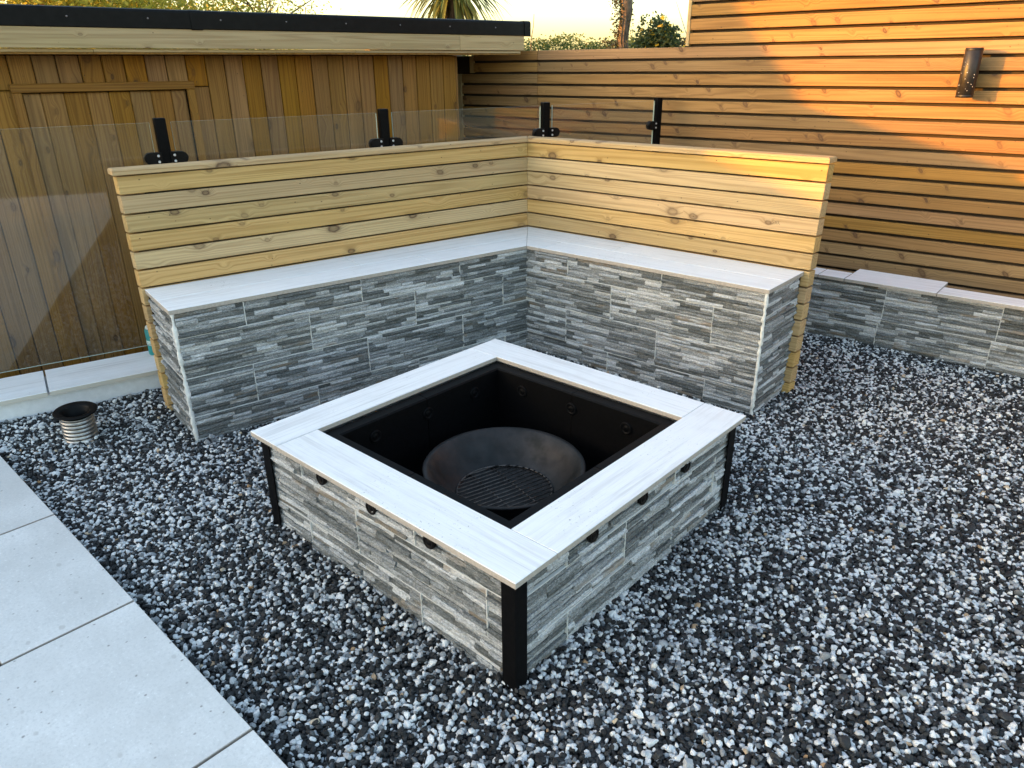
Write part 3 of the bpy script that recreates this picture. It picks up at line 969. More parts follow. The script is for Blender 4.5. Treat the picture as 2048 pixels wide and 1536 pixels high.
for (o_, xd, ydr, half) in ((PP(SX / 2, -SY + FI), PU, PV, SX / 2 - FI), (PP(SX - FI, -SY / 2), PV, -PU, SY / 2 - FI), (PP(SX / 2, -FI), -PU, -PV, SX / 2 - FI), (PP(FI, -SY / 2), -PV, PU, SY / 2 - FI)):
    for (h0, h1) in ((-half, -0.0012), (0.0012, half)):
        V, F = mitred(h0, h1)
        me = mesh('panel', V, F, [BLACK])
        so_ = add('panel', me, frame(o_, xd, ydr), liner)
        sd = so_.modifiers.new('thick', 'SOLIDIFY'); sd.thickness = 0.004; sd.offset = 1 if False else -1
    for k in (-0.24, 0.0, 0.24):
        pnt = o_ + Vector(xd) * k + Vector(ydr) * (FW + 0.0012)
        disc_ring('knockout', 0.024, liner, frame((pnt.x, pnt.y, 0.272), xd, Z, Vector(xd).cross(Z)) @ Matrix.Scale(-1, 4, (0, 0, 1)) if False else frame((pnt.x, pnt.y, 0.272), -Vector(xd), Z, ydr), BLACK)
fl = SX - 2 * FI - 2 * FW + 0.02
box('floor_plate', (fl, SY - 2 * FI - 2 * FW + 0.02, 0.01), frame(PP(SX / 2, -SY / 2, 0.008), PU, PV), plain('ash_floor', (0.05, 0.052, 0.055), 0.6, 0, (15, 0.5)), liner)

bc = PP(SX / 2 - 0.005, -SY / 2 + 0.012)
bowl = thing('fire_bowl', Vector((bc.x, bc.y, 0.013)), 'round dark steel fire bowl with wire grate standing inside the square pit', 'bowl')
prof = [(0.0005, 0.060), (0.05, 0.060), (0.14, 0.066), (0.17, 0.078), (0.20, 0.105), (0.23, 0.14), (0.258, 0.178), (0.272, 0.183), (0.276, 0.178), (0.273, 0.173), (0.260, 0.168), (0.233, 0.130), (0.203, 0.095), (0.173, 0.068), (0.14, 0.054), (0.0005, 0.05)]
V, F = lathe(prof, 64)
add('bowl_shell', mesh('bowl_shell', V, F, [BOWL], True), T((bc.x, bc.y, 0.013)), bowl)
for q in (30, 150, 270):
    V, F = tube([(0.15 * math.cos(R(q)), 0.15 * math.sin(R(q)), 0.066), (0.17 * math.cos(R(q)), 0.17 * math.sin(R(q)), 0.0)], 0.008, 8)
    add('leg', mesh('leg', V, F, [BLACK]), T((bc.x, bc.y, 0.013)), bowl)
for q in (75, 255):
    V, F = tube([(0.253 * math.cos(R(q + s_)), 0.253 * math.sin(R(q + s_)), 0.150 + (0.012 if abs(s_) < 6 else 0) - 0.004) for s_ in (-9, -8, -5, 0, 5, 8, 9)], 0.004, 6)
    add('handle', mesh('handle', V, F, [BLACK], True), T((bc.x, bc.y, 0.013)), bowl)
grate = thing('grate', Vector((bc.x, bc.y, 0.1)), None, None)
child(grate, bowl, ROOTM['grate'])
WIRE = plain('grate_wire', (0.10, 0.085, 0.075), 0.45, 0.8, (60, 0.4))
RG = 0.163
V, F = tube([(RG * math.cos(2 * math.pi * i / 48), RG * math.sin(2 * math.pi * i / 48), 0) for i in range(49)], 0.0034, 6)
add('rim', mesh('rim', V, F, [WIRE], True), T((bc.x, bc.y, 0.094)), grate)
for i in range(15):
    x = -0.147 + 0.021 * i
    hh = math.sqrt(RG * RG - x * x)
    V, F = tube([(x, -hh, 0), (x, hh, 0)], 0.0024, 6)
    add('bar', mesh('bar', V, F, [WIRE], True), T((bc.x, bc.y, 0.0975)) @ Matrix.Rotation(R(-16), 4, 'Z'), grate)
for y in (-0.045, 0.045):
    hh = math.sqrt(RG * RG - y * y)
    V, F = tube([(-hh, y, 0), (hh, y, 0)], 0.0026, 6)
    add('cross_bar', mesh('cross_bar', V, F, [WIRE], True), T((bc.x, bc.y, 0.0925)) @ Matrix.Rotation(R(-16), 4, 'Z'), grate)

# ------------------------------------------------------------------ kerb wall with coping and glass balustrade
KD = Vector((LD + LN * 0.064)).normalized(); KN = Vector((KD.y, -KD.x, 0))
if KN.dot(LN) < 0:
    KN = -KN
KO = LP(2.183, 0.595)
def KP(d, n, z=0.0):
    v = KO + KD * d + KN * n
    return Vector((v.x, v.y, z))
kerb = thing('garden_wall', KP(0.5, 0.15, -0.1), 'low white rendered wall topped with cream coping tiles behind the bench', 'wall')
KZ = 0.145
rm = prism('wall_body', [KP(-3.75, 0.034), KP(2.0, 0.034), KP(2.0, 0.27), KP(-3.75, 0.27)], -0.72, KZ - 0.022, RENDERW, kerb)
COPCREAM = COPING
for k in range(-4, 2):
    d0, d1 = k * 0.90 + 0.004, (k + 1) * 0.90 - 0.004
    polytile('coping_tile', [KP(d0, 0), KP(d1, 0), KP(d1, 0.297), KP(d0, 0.297)], KZ, 0.020, kerb, KD, COPCREAM, plain('cream_body', (0.50, 0.46, 0.40), 0.7) if k == -4 else bpy.data.materials['cream_body'])
# glass
P1, P4 = LP(1.516, 0.629), LP(-1.44, 0.459)
GD = (P1 - P4).normalized(); GN = Vector((GD.y, -GD.x, 0))
if GN.dot(LN) < 0:
    GN = -GN
posts = [P1.copy(), LP(0.469, 0.555), LP(-0.545, 0.487), P4.copy()]
for i in range(4):
    t_ = (posts[i] - P4).dot(GD)
    posts[i] = P4 + GD * t_
PZ = 1.2355
bal = thing('glass_balustrade', KP(1.0, 0.15, KZ), 'frameless clear glass balustrade with black clamp posts behind the bench', 'balustrade')
RND = 0.022
for i, pp in enumerate(posts):
    M = frame((pp.x, pp.y, 0), GD, GN)
    po_ = add('post', boxmesh(0.048, 0.036, PZ - KZ, BLACK, 0.005, 2), M @ T((0, 0.009, (PZ + KZ) / 2)), bal)
    box('base_plate', (0.11, 0.11, 0.01), M @ T((0, 0, KZ + 0.006)), BLACK, bal, 0.002)
    for sgn in (-1, 1):
        if i == 3 and sgn < 0:
            continue
        for zc in (1.07, 0.42):
            # rounded clamp: stadium plate either side of the glass
            n_ = 10
            outl = [(0.0, -0.026), (0.045, -0.026)] + [(0.045 + 0.026 * math.sin(math.pi * q / n_), -0.026 * math.cos(math.pi * q / n_)) for q in range(1, n_)] + [(0.045, 0.026), (0.0, 0.026)]
            V, F = [], []
            for (ya, yb_) in ((-0.019, 0.019),):
                V = [(sgn * (0.018 + x), ya, z) for x, z in outl] + [(sgn * (0.018 + x), yb_, z) for x, z in outl]
                m_ = len(outl)
                F = [tuple(range(m_)), tuple(range(2 * m_ - 1, m_ - 1, -1))] + [(q, m_ + q, m_ + (q + 1) % m_, (q + 1) % m_) for q in range(m_)]
            bm = bmesh.new(); vs = [bm.verts.new(v) for v in V]
            for f in F: bm.faces.new([vs[q] for q in f])
            bmesh.ops.recalc_face_normals(bm, faces=bm.faces)
            bmesh.ops.bevel(bm, geom=[e for e in bm.edges if abs(e.verts[0].co.y - e.verts[1].co.y) < 1e-6], offset=0.003, segments=2, affect='EDGES')
            me = bpy.data.meshes.new('clamp'); bm.to_mesh(me); bm.free(); me.materials.append(BLACKP)
            cl = add('clamp', me, M @ T((0, 0, zc)), bal)
            for dz in (-0.0125, 0.0125):
                V, F = lathe([(0.0001, 0.0), (0.0022, 0.0), (0.0022, 0.0016), (0.0052, 0.0022), (0.0056, 0.0), (0.0056, -0.004)], 12)
                add('bolt', mesh('bolt', V, F, [STEEL], True), M @ T((sgn * 0.033, -0.0195, zc + dz)) @ Matrix.Rotation(R(90), 4, 'X'), cl)
GB, GT = 0.245, 1.218
def pane(a_, b_):
    ln = (a_ - b_).length
    c = (a_ + b_) / 2
    h = GT - GB
    me = boxmesh(ln, 0.010, h, GLASS, 0.0)
    me = me.copy()
    if len(me.materials) < 2:
        me.materials.append(GLASSEDGE)
    for p_ in me.polygons:
        p_.material_index = 0 if abs(p_.normal.y) > 0.9 else 1
    me.transform(T((0, 0, h / 2)))
    add('glass_pane', me, frame((c.x, c.y, GB), GD, GN), bal)
GAP = 0.043
pane(posts[0] + GD * 1.10, posts[0] + GD * GAP)
for i in range(3):
    pane(posts[i] - GD * GAP, posts[i + 1] + GD * GAP)

# teal tin standing on the coping
can = thing('teal_tin', LP(1.688, 0.80, KZ), 'small teal tin with printed label standing on the wall coping', 'tin')
V, F = lathe([(0.0001, 0.0), (0.034, 0.0), (0.036, 0.003), (0.036, 0.125), (0.033, 0.130), (0.0001, 0.130)], 24)
add('tin_body', mesh('tin_body', V, F, [plain('teal_paint', (0.01, 0.24, 0.25), 0.4, 0, (30, 0.2))], True), T(LP(1.688, 0.80, KZ)), can)
V, F = lathe([(0.0362, 0.05), (0.0366, 0.05), (0.0366, 0.075), (0.0362, 0.075)], 24)
add('label_band', mesh('label_band', V, F, [plain('label_print', (0.45, 0.6, 0.6), 0.6, 0, (160, 0.7))], True), T(LP(1.688, 0.80, KZ)), can)
V, F = lathe([(0.0001, 0.142), (0.028, 0.142), (0.030, 0.139), (0.030, 0.1305)], 24)
add('lid', mesh('lid', V, F, [plain('lid_white', (0.6, 0.62, 0.62), 0.4)], True), T(LP(1.688, 0.80, KZ)), can)

# ribbed duct sticking out of the gravel
dc = Vector((-0.775, -2.005, 0.0))
gzc = gz(dc.x, dc.y)
duct = thing('duct_stub', Vector((dc.x, dc.y, gzc)), 'ribbed metal pipe stub with black flange rising from the gravel', 'pipe')
prof = []
zz_ = -0.03
RD = 0.062
while zz_ < 0.105:
    prof += [(RD, zz_), (RD, zz_ + 0.012), (RD + 0.0025, zz_ + 0.0145), (RD, zz_ + 0.017)]
    zz_ += 0.017
prof += [(RD - 0.003, zz_), (RD - 0.004, -0.03)]
V, F = lathe(prof, 40)
tilt = Matrix.Rotation(R(4), 4, 'Y')
MD = T((dc.x, dc.y, gzc)) @ tilt
add('pipe_wall', mesh('pipe_wall', V, F, [DUCT], True), MD, duct)
V, F = lathe([(0.047, 0.0), (0.049, 0.118), (0.060, 0.124), (0.080, 0.126), (0.083, 0.123), (0.081, 0.119), (0.062, 0.116), (0.056, 0.10), (0.051, 0.0)], 40)
add('flange', mesh('flange', V, F, [BLACKP], True), MD, duct)
V, F = lathe([(0.0001, 0.045), (0.0475, 0.045)], 24)
add('pipe_shade_disc', mesh('pipe_shade_disc', V, F, [DARKGAP]), MD, duct)  # dark disc in place of the shade deep in the pipe

# ------------------------------------------------------------------ right-hand low wall
wallr = thing('retaining_wall', Vector((2.2, 1.3, -0.05)), 'low stone-clad wall with white coping along the foot of the slatted fence', 'wall')
WX0, WX1 = -0.2, 4.2
WO = Vector((1.08, 1.205, 0)); WD = Vector((1, 0.012, 0)).normalized(); WN = Vector((-0.012, 1, 0)).normalized()
def WP(x, n, z=0.0):
    v = WO + WD * (x - 1.08) + WN * n
    return Vector((v.x, v.y, z))
WT = 0.362
prism('core', [WP(WX0, 0.02), WP(WX1, 0.02), WP(WX1, 0.135), WP(WX0, 0.135)], -0.2, WT - 0.018, GROUT, wallr)
clad(wallr, WP(WX0, 0.012), WN, WX1 - WX0, -0.06, WT - 0.018, [-0.005, 0.162], [[0.3 + .528 * k for k in range(8)], [0.85 - .264 + .528 * k - .528 for k in range(9)], [1.455 + 0.2 - 0.528 * 3 + .528 * k for k in range(9)]])
for (x0, x1, n1) in ((WX0, 1.098, 0.128), (1.10, 1.238, 0.128), (1.24, 1.688, 0.245), (1.69, 2.55, 0.128), (2.552, 3.4, 0.128), (3.402, WX1, 0.128)):
    polytile('coping_tile', [WP(x0 + .001, -0.014), WP(x1 - .001, -0.014), WP(x1 - .001, n1), WP(x0 + .001, n1)], WT, 0.018, wallr, WD)

# ------------------------------------------------------------------ slatted fence
fence = thing('slatted_fence', FP(1.0, 0.03, -0.72), 'tall fence of horizontal brown timber slats with dark gaps', 'fence')
FPITCH = 0.0785
ZG = 1.457                                      # one gap centre
SLF, SLT = 0.0620, 0.028
random.seed(4)
UR = 4.6
def fslat(u0, u1, zc, nm='slat'):
    dy = random.uniform(-0.0012, 0.0012)
    box(nm, (u1 - u0, SLT, SLF), frame(FP((u0 + u1) / 2, SLT / 2 + dy, zc), FU, FN), WOOD_FENCE, fence, 0.0025, 2)
USEAM, UTALL = -1.150, 0.0
k = -12
while True:
    zc = ZG + FPITCH * (k + 0.5)
    if zc > 2.75:
        break
    if zc < -0.6:
        k += 1
        continue
    if zc < 1.53:
        left = -1.76 if zc > 1.38 else -1.885
        fslat(left, USEAM - 0.0015, zc)
        fslat(USEAM + 0.0015, 2.31, zc)
        fslat(2.313, UR, zc)
    else:
        fslat(UTALL + 0.0222, 2.31, zc)
        fslat(2.313, UR, zc)
    k += 1
for kk in range(-26, -12):
    zc = ZG + FPITCH * (kk + 0.5)
    if zc > -0.65:
        fslat(-1.885, 2.31, zc)
        fslat(2.313, UR, zc)
ZL = 1.457 + FPITCH * 0.93
# posts behind the slats, and a dark board closing the gaps
def fbox(nm, u0, u1, o0, o1, z0, z1, mat=WOOD_FENCE, bev=0.002):
    # timber posts stand up: local X is vertical so that the grain runs up
    if (z1 - z0) > (u1 - u0):
        M = frame(FP((u0 + u1) / 2, (o0 + o1) / 2, (z0 + z1) / 2), Z, FN, -FU)
        return box(nm, (z1 - z0, o1 - o0, u1 - u0), M, mat, fence, bev)
    return box(nm, (u1 - u0, o1 - o0, z1 - z0), frame(FP((u0 + u1) / 2, (o0 + o1) / 2, (z0 + z1) / 2), FU, FN), mat, fence, bev)
for u in (-0.6, 0.45, 1.4, 2.31, 3.3, 4.4):
    fbox('post', u - 0.03, u + 0.03, SLT + 0.018, SLT + 0.07, -0.7, 2.7 if u > 0 else 1.5)
fbox('post', USEAM - 0.03, USEAM + 0.03, SLT + 0.018, SLT + 0.07, -0.7, 1.5)
fbox('backing', -2.6, UR, SLT + 0.010, SLT + 0.015, -0.7, 1.500, plain('backing_membrane', (0.04, 0.028, 0.018), 0.9), 0)
fbox('backing', 0.010, UR, SLT + 0.010, SLT + 0.015, 1.502, 2.7, bpy.data.materials['backing_membrane'], 0)
fbox('edge_trim', UTALL, UTALL + 0.022, -0.004, 0.05, 1.533, 2.75, WOOD_FASCIA)
fbox('end_post', -1.948, -1.888, 0.0, 0.026, -0.7, 1.372, WOOD_FASCIA)
fbox('end_post', -1.80, -1.764, 0.0, 0.026, 1.38, 1.50, WOOD_FASCIA)

# ------------------------------------------------------------------ wall lamp on the fence
LA = 0.088
lu, lz0, lz1, lr = 1.607, 1.262, 1.493, 0.040
lamp = thing('wall_lamp', FP(lu, -LA, lz0), 'black cylindrical up and down lamp fixed on the sunlit slats', 'wall lamp')
M = frame(FP(lu, -LA, 0), FU, FN)
V, F = lathe([(lr - 0.004, lz0 + 0.02), (lr - 0.004, lz0), (lr, lz0), (lr, lz0 + 0.012), (lr - 0.0006, lz0 + 0.0125), (lr, lz0 + 0.013), (lr, lz1 - 0.013), (lr - 0.0006, lz1 - 0.0125), (lr, lz1 - 0.012), (lr, lz1), (lr - 0.004, lz1), (lr - 0.004, lz1 - 0.02)], 40)
LAMPM = plain('lamp_black', (0.014, 0.0125, 0.0115), 0.42, 0.0, (50, 0.3), 0.4)
add('tube', mesh('tube', V, F, [LAMPM], True), M, lamp)
for z_ in (lz0 + 0.012, lz1 - 0.012):
    V, F = lathe([(0.0001, z_), (lr - 0.004, z_)], 24)
    add('lens', mesh('lens', V, F, [plain('lamp_lens', (0.3, 0.3, 0.3), 0.2) if z_ < 1.4 else bpy.data.materials['lamp_lens']]), M, lamp)
box('bracket', (0.05, LA - lr * 0.8, 0.10), M @ T((0, lr * 0.8 + (LA - lr * 0.8) / 2 - 0.001, (lz0 + lz1) / 2)), LAMPM, lamp, 0.002)
random.seed(8)
DROP = plain('water_drop', (0.75, 0.75, 0.75), 0.1)
for k in range(15):
    q = R(random.uniform(-150, -40)); z_ = random.uniform(lz0 + 0.02, lz1 - 0.06); rr = random.uniform(0.0011, 0.0023)
    V, F = lathe([(0.0001, rr), (rr * 0.7, rr * 0.7), (rr, 0), (rr * 0.7, -rr * 0.7), (0.0001, -rr)], 8)
    add('drop', mesh('drop', V, F, [DROP], True), M @ T((lr * math.cos(q), lr * math.sin(q), z_)), lamp)

# ------------------------------------------------------------------ shed
NW, NFA = 1.75, 1.55
shed = thing('garden_shed', LP(1.0, 2.4, -0.72), 'timber shed with vertical planks, boarded door and black-edged flat roof', 'shed')
SD0, SD1 = -0.752, 3.4
SZ = 1.498
PW = 0.1068
UPM = lambda d, n, z: frame(LP(d, n, z), Z, LN, LD)         # local X up, Y into the wall, Z along the wall
DO0, DO1, DTI, DTO = 1.085, 1.893, 1.323, 1.364
random.seed(12)
def plank(d0, d1, z0, z1, nm='plank', n=NW, par=None):
    th = 0.018
    box(nm, (z1 - z0, th, d1 - d0), UPM((d0 + d1) / 2, n + th / 2 + random.uniform(0, .0015), (z0 + z1) / 2), WOOD_SHED, par or shed, 0.004, 1)
d = SD0
while d < SD1:
    e = min(d + PW, SD1)
    a_, b_ = d + 0.002, e - 0.002
    if b_ <= DO0 - 0.03 or a_ >= DO1 + 0.03:
        plank(a_, b_, -0.70, SZ)
    else:
        plank(a_, b_, DTI + 0.012, SZ)
        if a_ < DO0 - 0.012:
            plank(a_, DO0 - 0.012, -0.70, DTI + 0.008)
        if b_ > DO1 + 0.012:
            plank(DO1 + 0.012, b_, -0.70, DTI + 0.008)
    d = e
prism('wall_core', [LP(SD0 + .004, NW + 0.024), LP(SD1, NW + 0.024), LP(SD1, NW + 1.9), LP(SD0 + .004, NW + 1.9)], -0.71, SZ + 0.02, DARKGAP, shed)
# side wall facing the fence
for k in range(17):
    n0_ = NW + 0.004 + k * PW
    box('plank', (SZ + 0.70, 0.018, PW - 0.004), frame(LP(SD0 - 0.009, n0_ + PW / 2, (SZ - 0.70) / 2), Z, LD, -LN), WOOD_SHED, shed, 0.004)
door = thing('door', LP((DO0 + DO1) / 2, NW, -0.65), None, None)
child(door, shed, ROOTM['door'])
d = DO0 + 0.004
pwd = (DO1 - DO0 - 0.008) / 7.5
ks = [pwd * 0.75] + [pwd] * 6 + [pwd * 0.75]
for w_ in ks:
    plank(d + 0.001, d + w_ - 0.001, -0.66, DTI - 0.006, 'plank', NW + 0.004, door)
    d += w_
def trim(p0, p1, w_, nm='door_frame'):
    pass
FWd = 0.043
box('door_frame', (DO1 - DO0 + 2 * FWd, 0.022, FWd), frame(LP((DO0 + DO1) / 2, NW - 0.012, DTI + FWd / 2 - 0.001), -LD, LN), WOOD_SHED, shed, 0.003)
for dd in (DO0 - FWd / 2 + 0.001, DO1 + FWd / 2 - 0.001):
    box('door_frame', (DTI + 0.68, 0.022, FWd), UPM(dd, NW - 0.0125, (DTI - 0.70) / 2 + 0.008), WOOD_SHED, shed, 0.003)
# roof: deck, fascia, soffit and black trim
RE0 = -1.205
prism('roof_deck', [LP(RE0 + 0.02, NFA + 0.025), LP(SD1 + 0.3, NFA + 0.025), LP(SD1 + 0.3, NW + 2.2), LP(RE0 + 0.02, NW + 2.2)], 1.60, 1.69, plain('roof_membrane', (0.03, 0.03, 0.032), 0.8, 0, (30, 0.4)), shed)
sof = 1.512
d = RE0 + 0.012
prism('soffit', [LP(RE0 + 0.015, NFA + 0.022), LP(SD1 + 0.3, NFA + 0.022), LP(SD1 + 0.3, NW + 0.02), LP(RE0 + 0.015, NW + 0.02)], sof - 0.012, sof + 0.006, WOOD_SHED, shed)
cuts = [RE0, -0.66, 2.2, SD1 + 0.3]
for i in range(3):
    box('fascia_board', (cuts[i + 1] - cuts[i] - 0.001, 0.020, 0.098), frame(LP((cuts[i] + cuts[i + 1]) / 2, NFA + 0.010, 1.527 + 0.049), -LD, LN), WOOD_FASCIA, shed, 0.002)
cuts2 = [RE0 + 0.02, 0.1, 1.55, SD1 + 0.3]
for i in range(3):
    box('drip_batten', (cuts2[i + 1] - cuts2[i] - 0.002, 0.022, 0.016), frame(LP((cuts2[i] + cuts2[i + 1]) / 2, NFA + 0.026, 1.517), -LD, LN), WOOD_FASCIA, shed, 0.002)
box('fascia_board', (2.4, 0.02, 0.098), frame(LP(RE0 + 0.010 - 0.0, NFA + 0.022 + 1.2, 1.527 + 0.049), LN, LD), WOOD_FASCIA, shed, 0.002)
def trim_mesh(length):
    """black roof-edge profile: upright face with rolled top, length along X"""
    prof = [(0.0, 0.0), (-0.006, 0.004), (-0.006, 0.078), (-0.002, 0.089), (0.012, 0.094), (0.05, 0.094), (0.05, 0.088), (0.004, 0.084), (0.004, 0.0)]
    n = len(prof)
    V = [(-length / 2, y, z) for y, z in prof] + [(length / 2, y, z) for y, z in prof]
    F = [(i, (i + 1) % n, n + (i + 1) % n, n + i) for i in range(n)] + [tuple(range(n)), tuple(range(2 * n - 1, n - 1, -1))]
    bm = bmesh.new(); vs = [bm.verts.new(v) for v in V]
    for f in F: bm.faces.new([vs[q] for q in f])
    bmesh.ops.recalc_face_normals(bm, faces=bm.faces)
    me = bpy.data.meshes.new('roof_trim'); bm.to_mesh(me); bm.free(); me.materials.append(BLACKP)
    return me
ZT = 1.6205
JN = 1.03
for (d0, d1) in ((RE0 - 0.005, JN), (JN + 0.002, SD1 + 0.3)):
    add('roof_trim', trim_mesh(d1 - d0), frame(LP((d0 + d1) / 2, NFA - 0.002, ZT), -LD, LN), shed)
me = trim_mesh(0.055); me.transform(Matrix.Scale(1.05, 4)); add('trim_clip', me, frame(LP(JN, NFA - 0.005, ZT - 0.003), -LD, LN), shed)
me = trim_mesh(0.05); me.transform(Matrix.Scale(1.06, 4)); add('trim_corner', me, frame(LP(RE0 - 0.022, NFA - 0.006, ZT - 0.003), -LD, LN), shed)
add('roof_trim', trim_mesh(2.3), frame(LP(RE0 - 0.006, NFA + 1.2, ZT), LN, LD), shed)
for k in range(9):
    dd = -0.95 + k * 0.37
    V, F = lathe([(0.0001, 0.003), (0.003, 0.0025), (0.0045, 0.0)], 10)
    add('screw', mesh('screw', V, F, [plain('screw_dark', (0.22, 0.2, 0.2), 0.35, 0.8) if k == 0 else bpy.data.materials['screw_dark']], True), frame(LP(dd, NFA - 0.0085, ZT + 0.048), -LD, Z, -LN), shed)

# ------------------------------------------------------------------ plants beyond the fence
def polar(az, dist):
    return Vector((CAM.x + dist * math.cos(R(az)), CAM.y + dist * math.sin(R(az)), 0))
def px(u, v, dist):
    """a point in the direction of photo pixel (u, v) at a horizontal distance (metres) from the camera"""
    d_ = fwd + right * ((u - 1024) / 1465.55) - up * ((v - 768) / 1465.55)
    h = math.hypot(d_.x, d_.y)
    return CAM + d_ * (dist / h)

def leaves(rg, centres, size, aspect=0.5, droop=0.0):
    V, F = [], []
    for c in centres:
        s_ = size * rg.uniform(0.6, 1.3)
        u = Vector((rg.gauss(0, 1), rg.gauss(0, 1), rg.gauss(0, 0.7) - droop)).normalized()
        v = u.orthogonal().normalized()
        v = (Matrix.Rotation(rg.uniform(0, 6.28), 3, u) @ v)
        k = len(V)
        V += [c - u * s_ * 0.5, c + v * s_ * aspect * 0.5, c + u * s_ * 0.5, c - v * s_ * aspect * 0.5]
        F.append((k, k + 1, k + 2, k + 3))
    return V, F

def blob_points(rg, c, rad, n, shell=0.55, lumps=9):
    """points through a lumpy ellipsoid"""
    ls = []
    for _ in range(lumps):
        q = Vector((rg.gauss(0, 1), rg.gauss(0, 1), rg.gauss(0, 1))).normalized()
        f = rg.uniform(0.25, 0.75)
        ls.append((Vector((q.x * rad[0] * f, q.y * rad[1] * f, q.z * rad[2] * f)), rg.uniform(0.35, 0.6)))
    out = []
    for _ in range(n):
        o_, s_ = rg.choice(ls)
        q = Vector((rg.gauss(0, 1), rg.gauss(0, 1), rg.gauss(0, 1))).normalized() * (rg.uniform(shell, 1.0))
        out.append(c + o_ + Vector((q.x * rad[0] * s_, q.y * rad[1] * s_, q.z * rad[2] * s_)))
    return out

GZ = -0.72
def tree(name, base, height, crown_r, nleaf, lsize, leafmat, label, seed, group=None, cz=None, branches=16, lean=0.0):
    rg = random.Random(seed)
    root = thing(name, base, label, 'tree', group)
    ctr = base + Vector((lean, 0, height * 0.68))
    V, F = tube([base - Z * 0.1, base + Z * height * 0.3 + Vector((rg.uniform(-.1, .1), rg.uniform(-.1, .1), 0)), ctr, base + Vector((lean, 0, height * 0.95))], [height * 0.022, height * 0.018, height * 0.011, 0.02], 8)
    tips = []
    for _ in range(branches):
        t0 = rg.uniform(0.25, 0.8)
        p0 = base + Vector((lean * t0, 0, height * t0))
        q = rg.uniform(0, 6.28)
        p2 = p0 + Vector((math.cos(q) * crown_r * rg.uniform(.5, 1), math.sin(q) * crown_r * rg.uniform(.5, 1), height * rg.uniform(0.08, 0.3)))
        p1 = (p0 + p2) / 2 + Z * height * 0.03
        v_, f_ = tube([p0, p1, p2], [height * 0.008, height * 0.005, 0.006], 5)
        k = len(V); V += v_; F += [tuple(i + k for i in f) for f in f_]
        tips += [p1, p2]
        for __ in range(6):
            b = p0 + (p2 - p0) * rg.uniform(0.3, 1.0)
            e = b + Vector((rg.gauss(0, 1), rg.gauss(0, 1), rg.gauss(0.4, 0.8))) * crown_r * 0.22
            v_, f_ = tube([b, e], [0.012, 0.004], 4)
            k = len(V); V += v_; F += [tuple(i + k for i in f) for f in f_]
            tips += [e, (b + e) / 2]
    M0 = T(base)
    inv = M0.inverted()
    add('trunk', mesh('trunk', [inv @ Vector(v) for v in V], F, [BARK], True), M0, root)
    cs = []
    for _ in range(nleaf):
        t_ = rg.choice(tips)
        s_ = crown_r * 0.2
        cs.append(t_ + Vector((rg.gauss(0, s_), rg.gauss(0, s_), rg.gauss(0, s_))))
    V, F = leaves(rg, cs, lsize, 0.45)
    add('crown', mesh('crown', [inv @ Vector(v) for v in V], F, [leafmat]), M0, root)
    return root

b = px(60, 20, 15.0); b.z = GZ
tree('garden_tree', b, 4.6, 2.6, 24000, 0.10, LEAF_TREE, 'sunlit yellow-green tree behind the shed, its crown dense and broad', 31, 'trees beyond the shed')
b = px(300, 20, 16.5); b.z = GZ
tree('garden_tree', b, 4.3, 2.5, 23000, 0.10, LEAF_TREE, 'sunlit tree behind the shed standing between the broad tree and the sparse one', 32, 'trees beyond the shed')
b = px(520, 20, 18.0); b.z = GZ
tree('garden_tree', b, 3.75, 1.9, 5000, 0.075, LEAF_TREE, 'sparse airy tree with thin twigs behind the shed, next to the spiky palm', 33, 'trees beyond the shed')

# spiky palm
def palm():
    rg = random.Random(40)
    base = px(905, 30, 9.5); base.z = GZ
    root = thing('spiky_palm', base, 'spiky palm with drooping strap leaves showing above the shed roof', 'palm tree')
    top = px(905, -30, 9.5)
    M0 = T(base); inv = M0.inverted()
    V, F = tube([base, (base + top) / 2, top], [0.10, 0.085, 0.08], 10)
    add('trunk', mesh('trunk', [inv @ Vector(v) for v in V], F, [BARK], True), M0, root)
    def frond(dirv, ln, wd, drp):
        pts = []
        p = top.copy(); dd = dirv.normalized()
        n = 7
        for i in range(n + 1):
            pts.append(p.copy())
            p = p + dd * ln / n
            dd = (dd - Z * drp / n).normalized()
        side = dirv.cross(Z).normalized()
        V, F = [], []
        for i, q in enumerate(pts):
            w_ = wd * (0.5 + 1.6 * (i / n)) * (1 - i / n) ** 0.6 + 0.001
            V += [q - side * w_ + Z * w_ * 0.4, q, q + side * w_ + Z * w_ * 0.4]
            if i:
                k = 3 * i
                F += [(k - 3, k - 2, k + 1, k), (k - 2, k - 1, k + 2, k + 1)]
        return V, F
    V, F = [], []
    for i in range(260):
        q = rg.uniform(0, 6.28); e = rg.uniform(-0.9, 1.2)
        v_, f_ = frond(Vector((math.cos(q) * math.cos(e), math.sin(q) * math.cos(e), math.sin(e))), rg.uniform(0.55, 0.85), rg.uniform(0.013, 0.021), rg.uniform(0.8, 1.7))
        k = len(V); V += v_; F += [tuple(i_ + k for i_ in f) for f in f_]
    add('crown', mesh('crown', [inv @ Vector(v) for v in V], F, [LEAF_PALM]), M0, root)
    V, F = [], []
    for i in range(45):
        q = rg.uniform(0, 6.28); e = rg.uniform(-1.45, -0.8)
        v_, f_ = frond(Vector((math.cos(q) * math.cos(e), math.sin(q) * math.cos(e), math.sin(e))), rg.uniform(0.45, 0.7), 0.012, 0.4)
        k = len(V); V += v_; F += [tuple(i_ + k for i_ in f) for f in f_]
    add('dry_skirt', mesh('dry_skirt', [inv @ Vector(v) for v in V], F, [DRYLEAF]), M0, root)
palm()

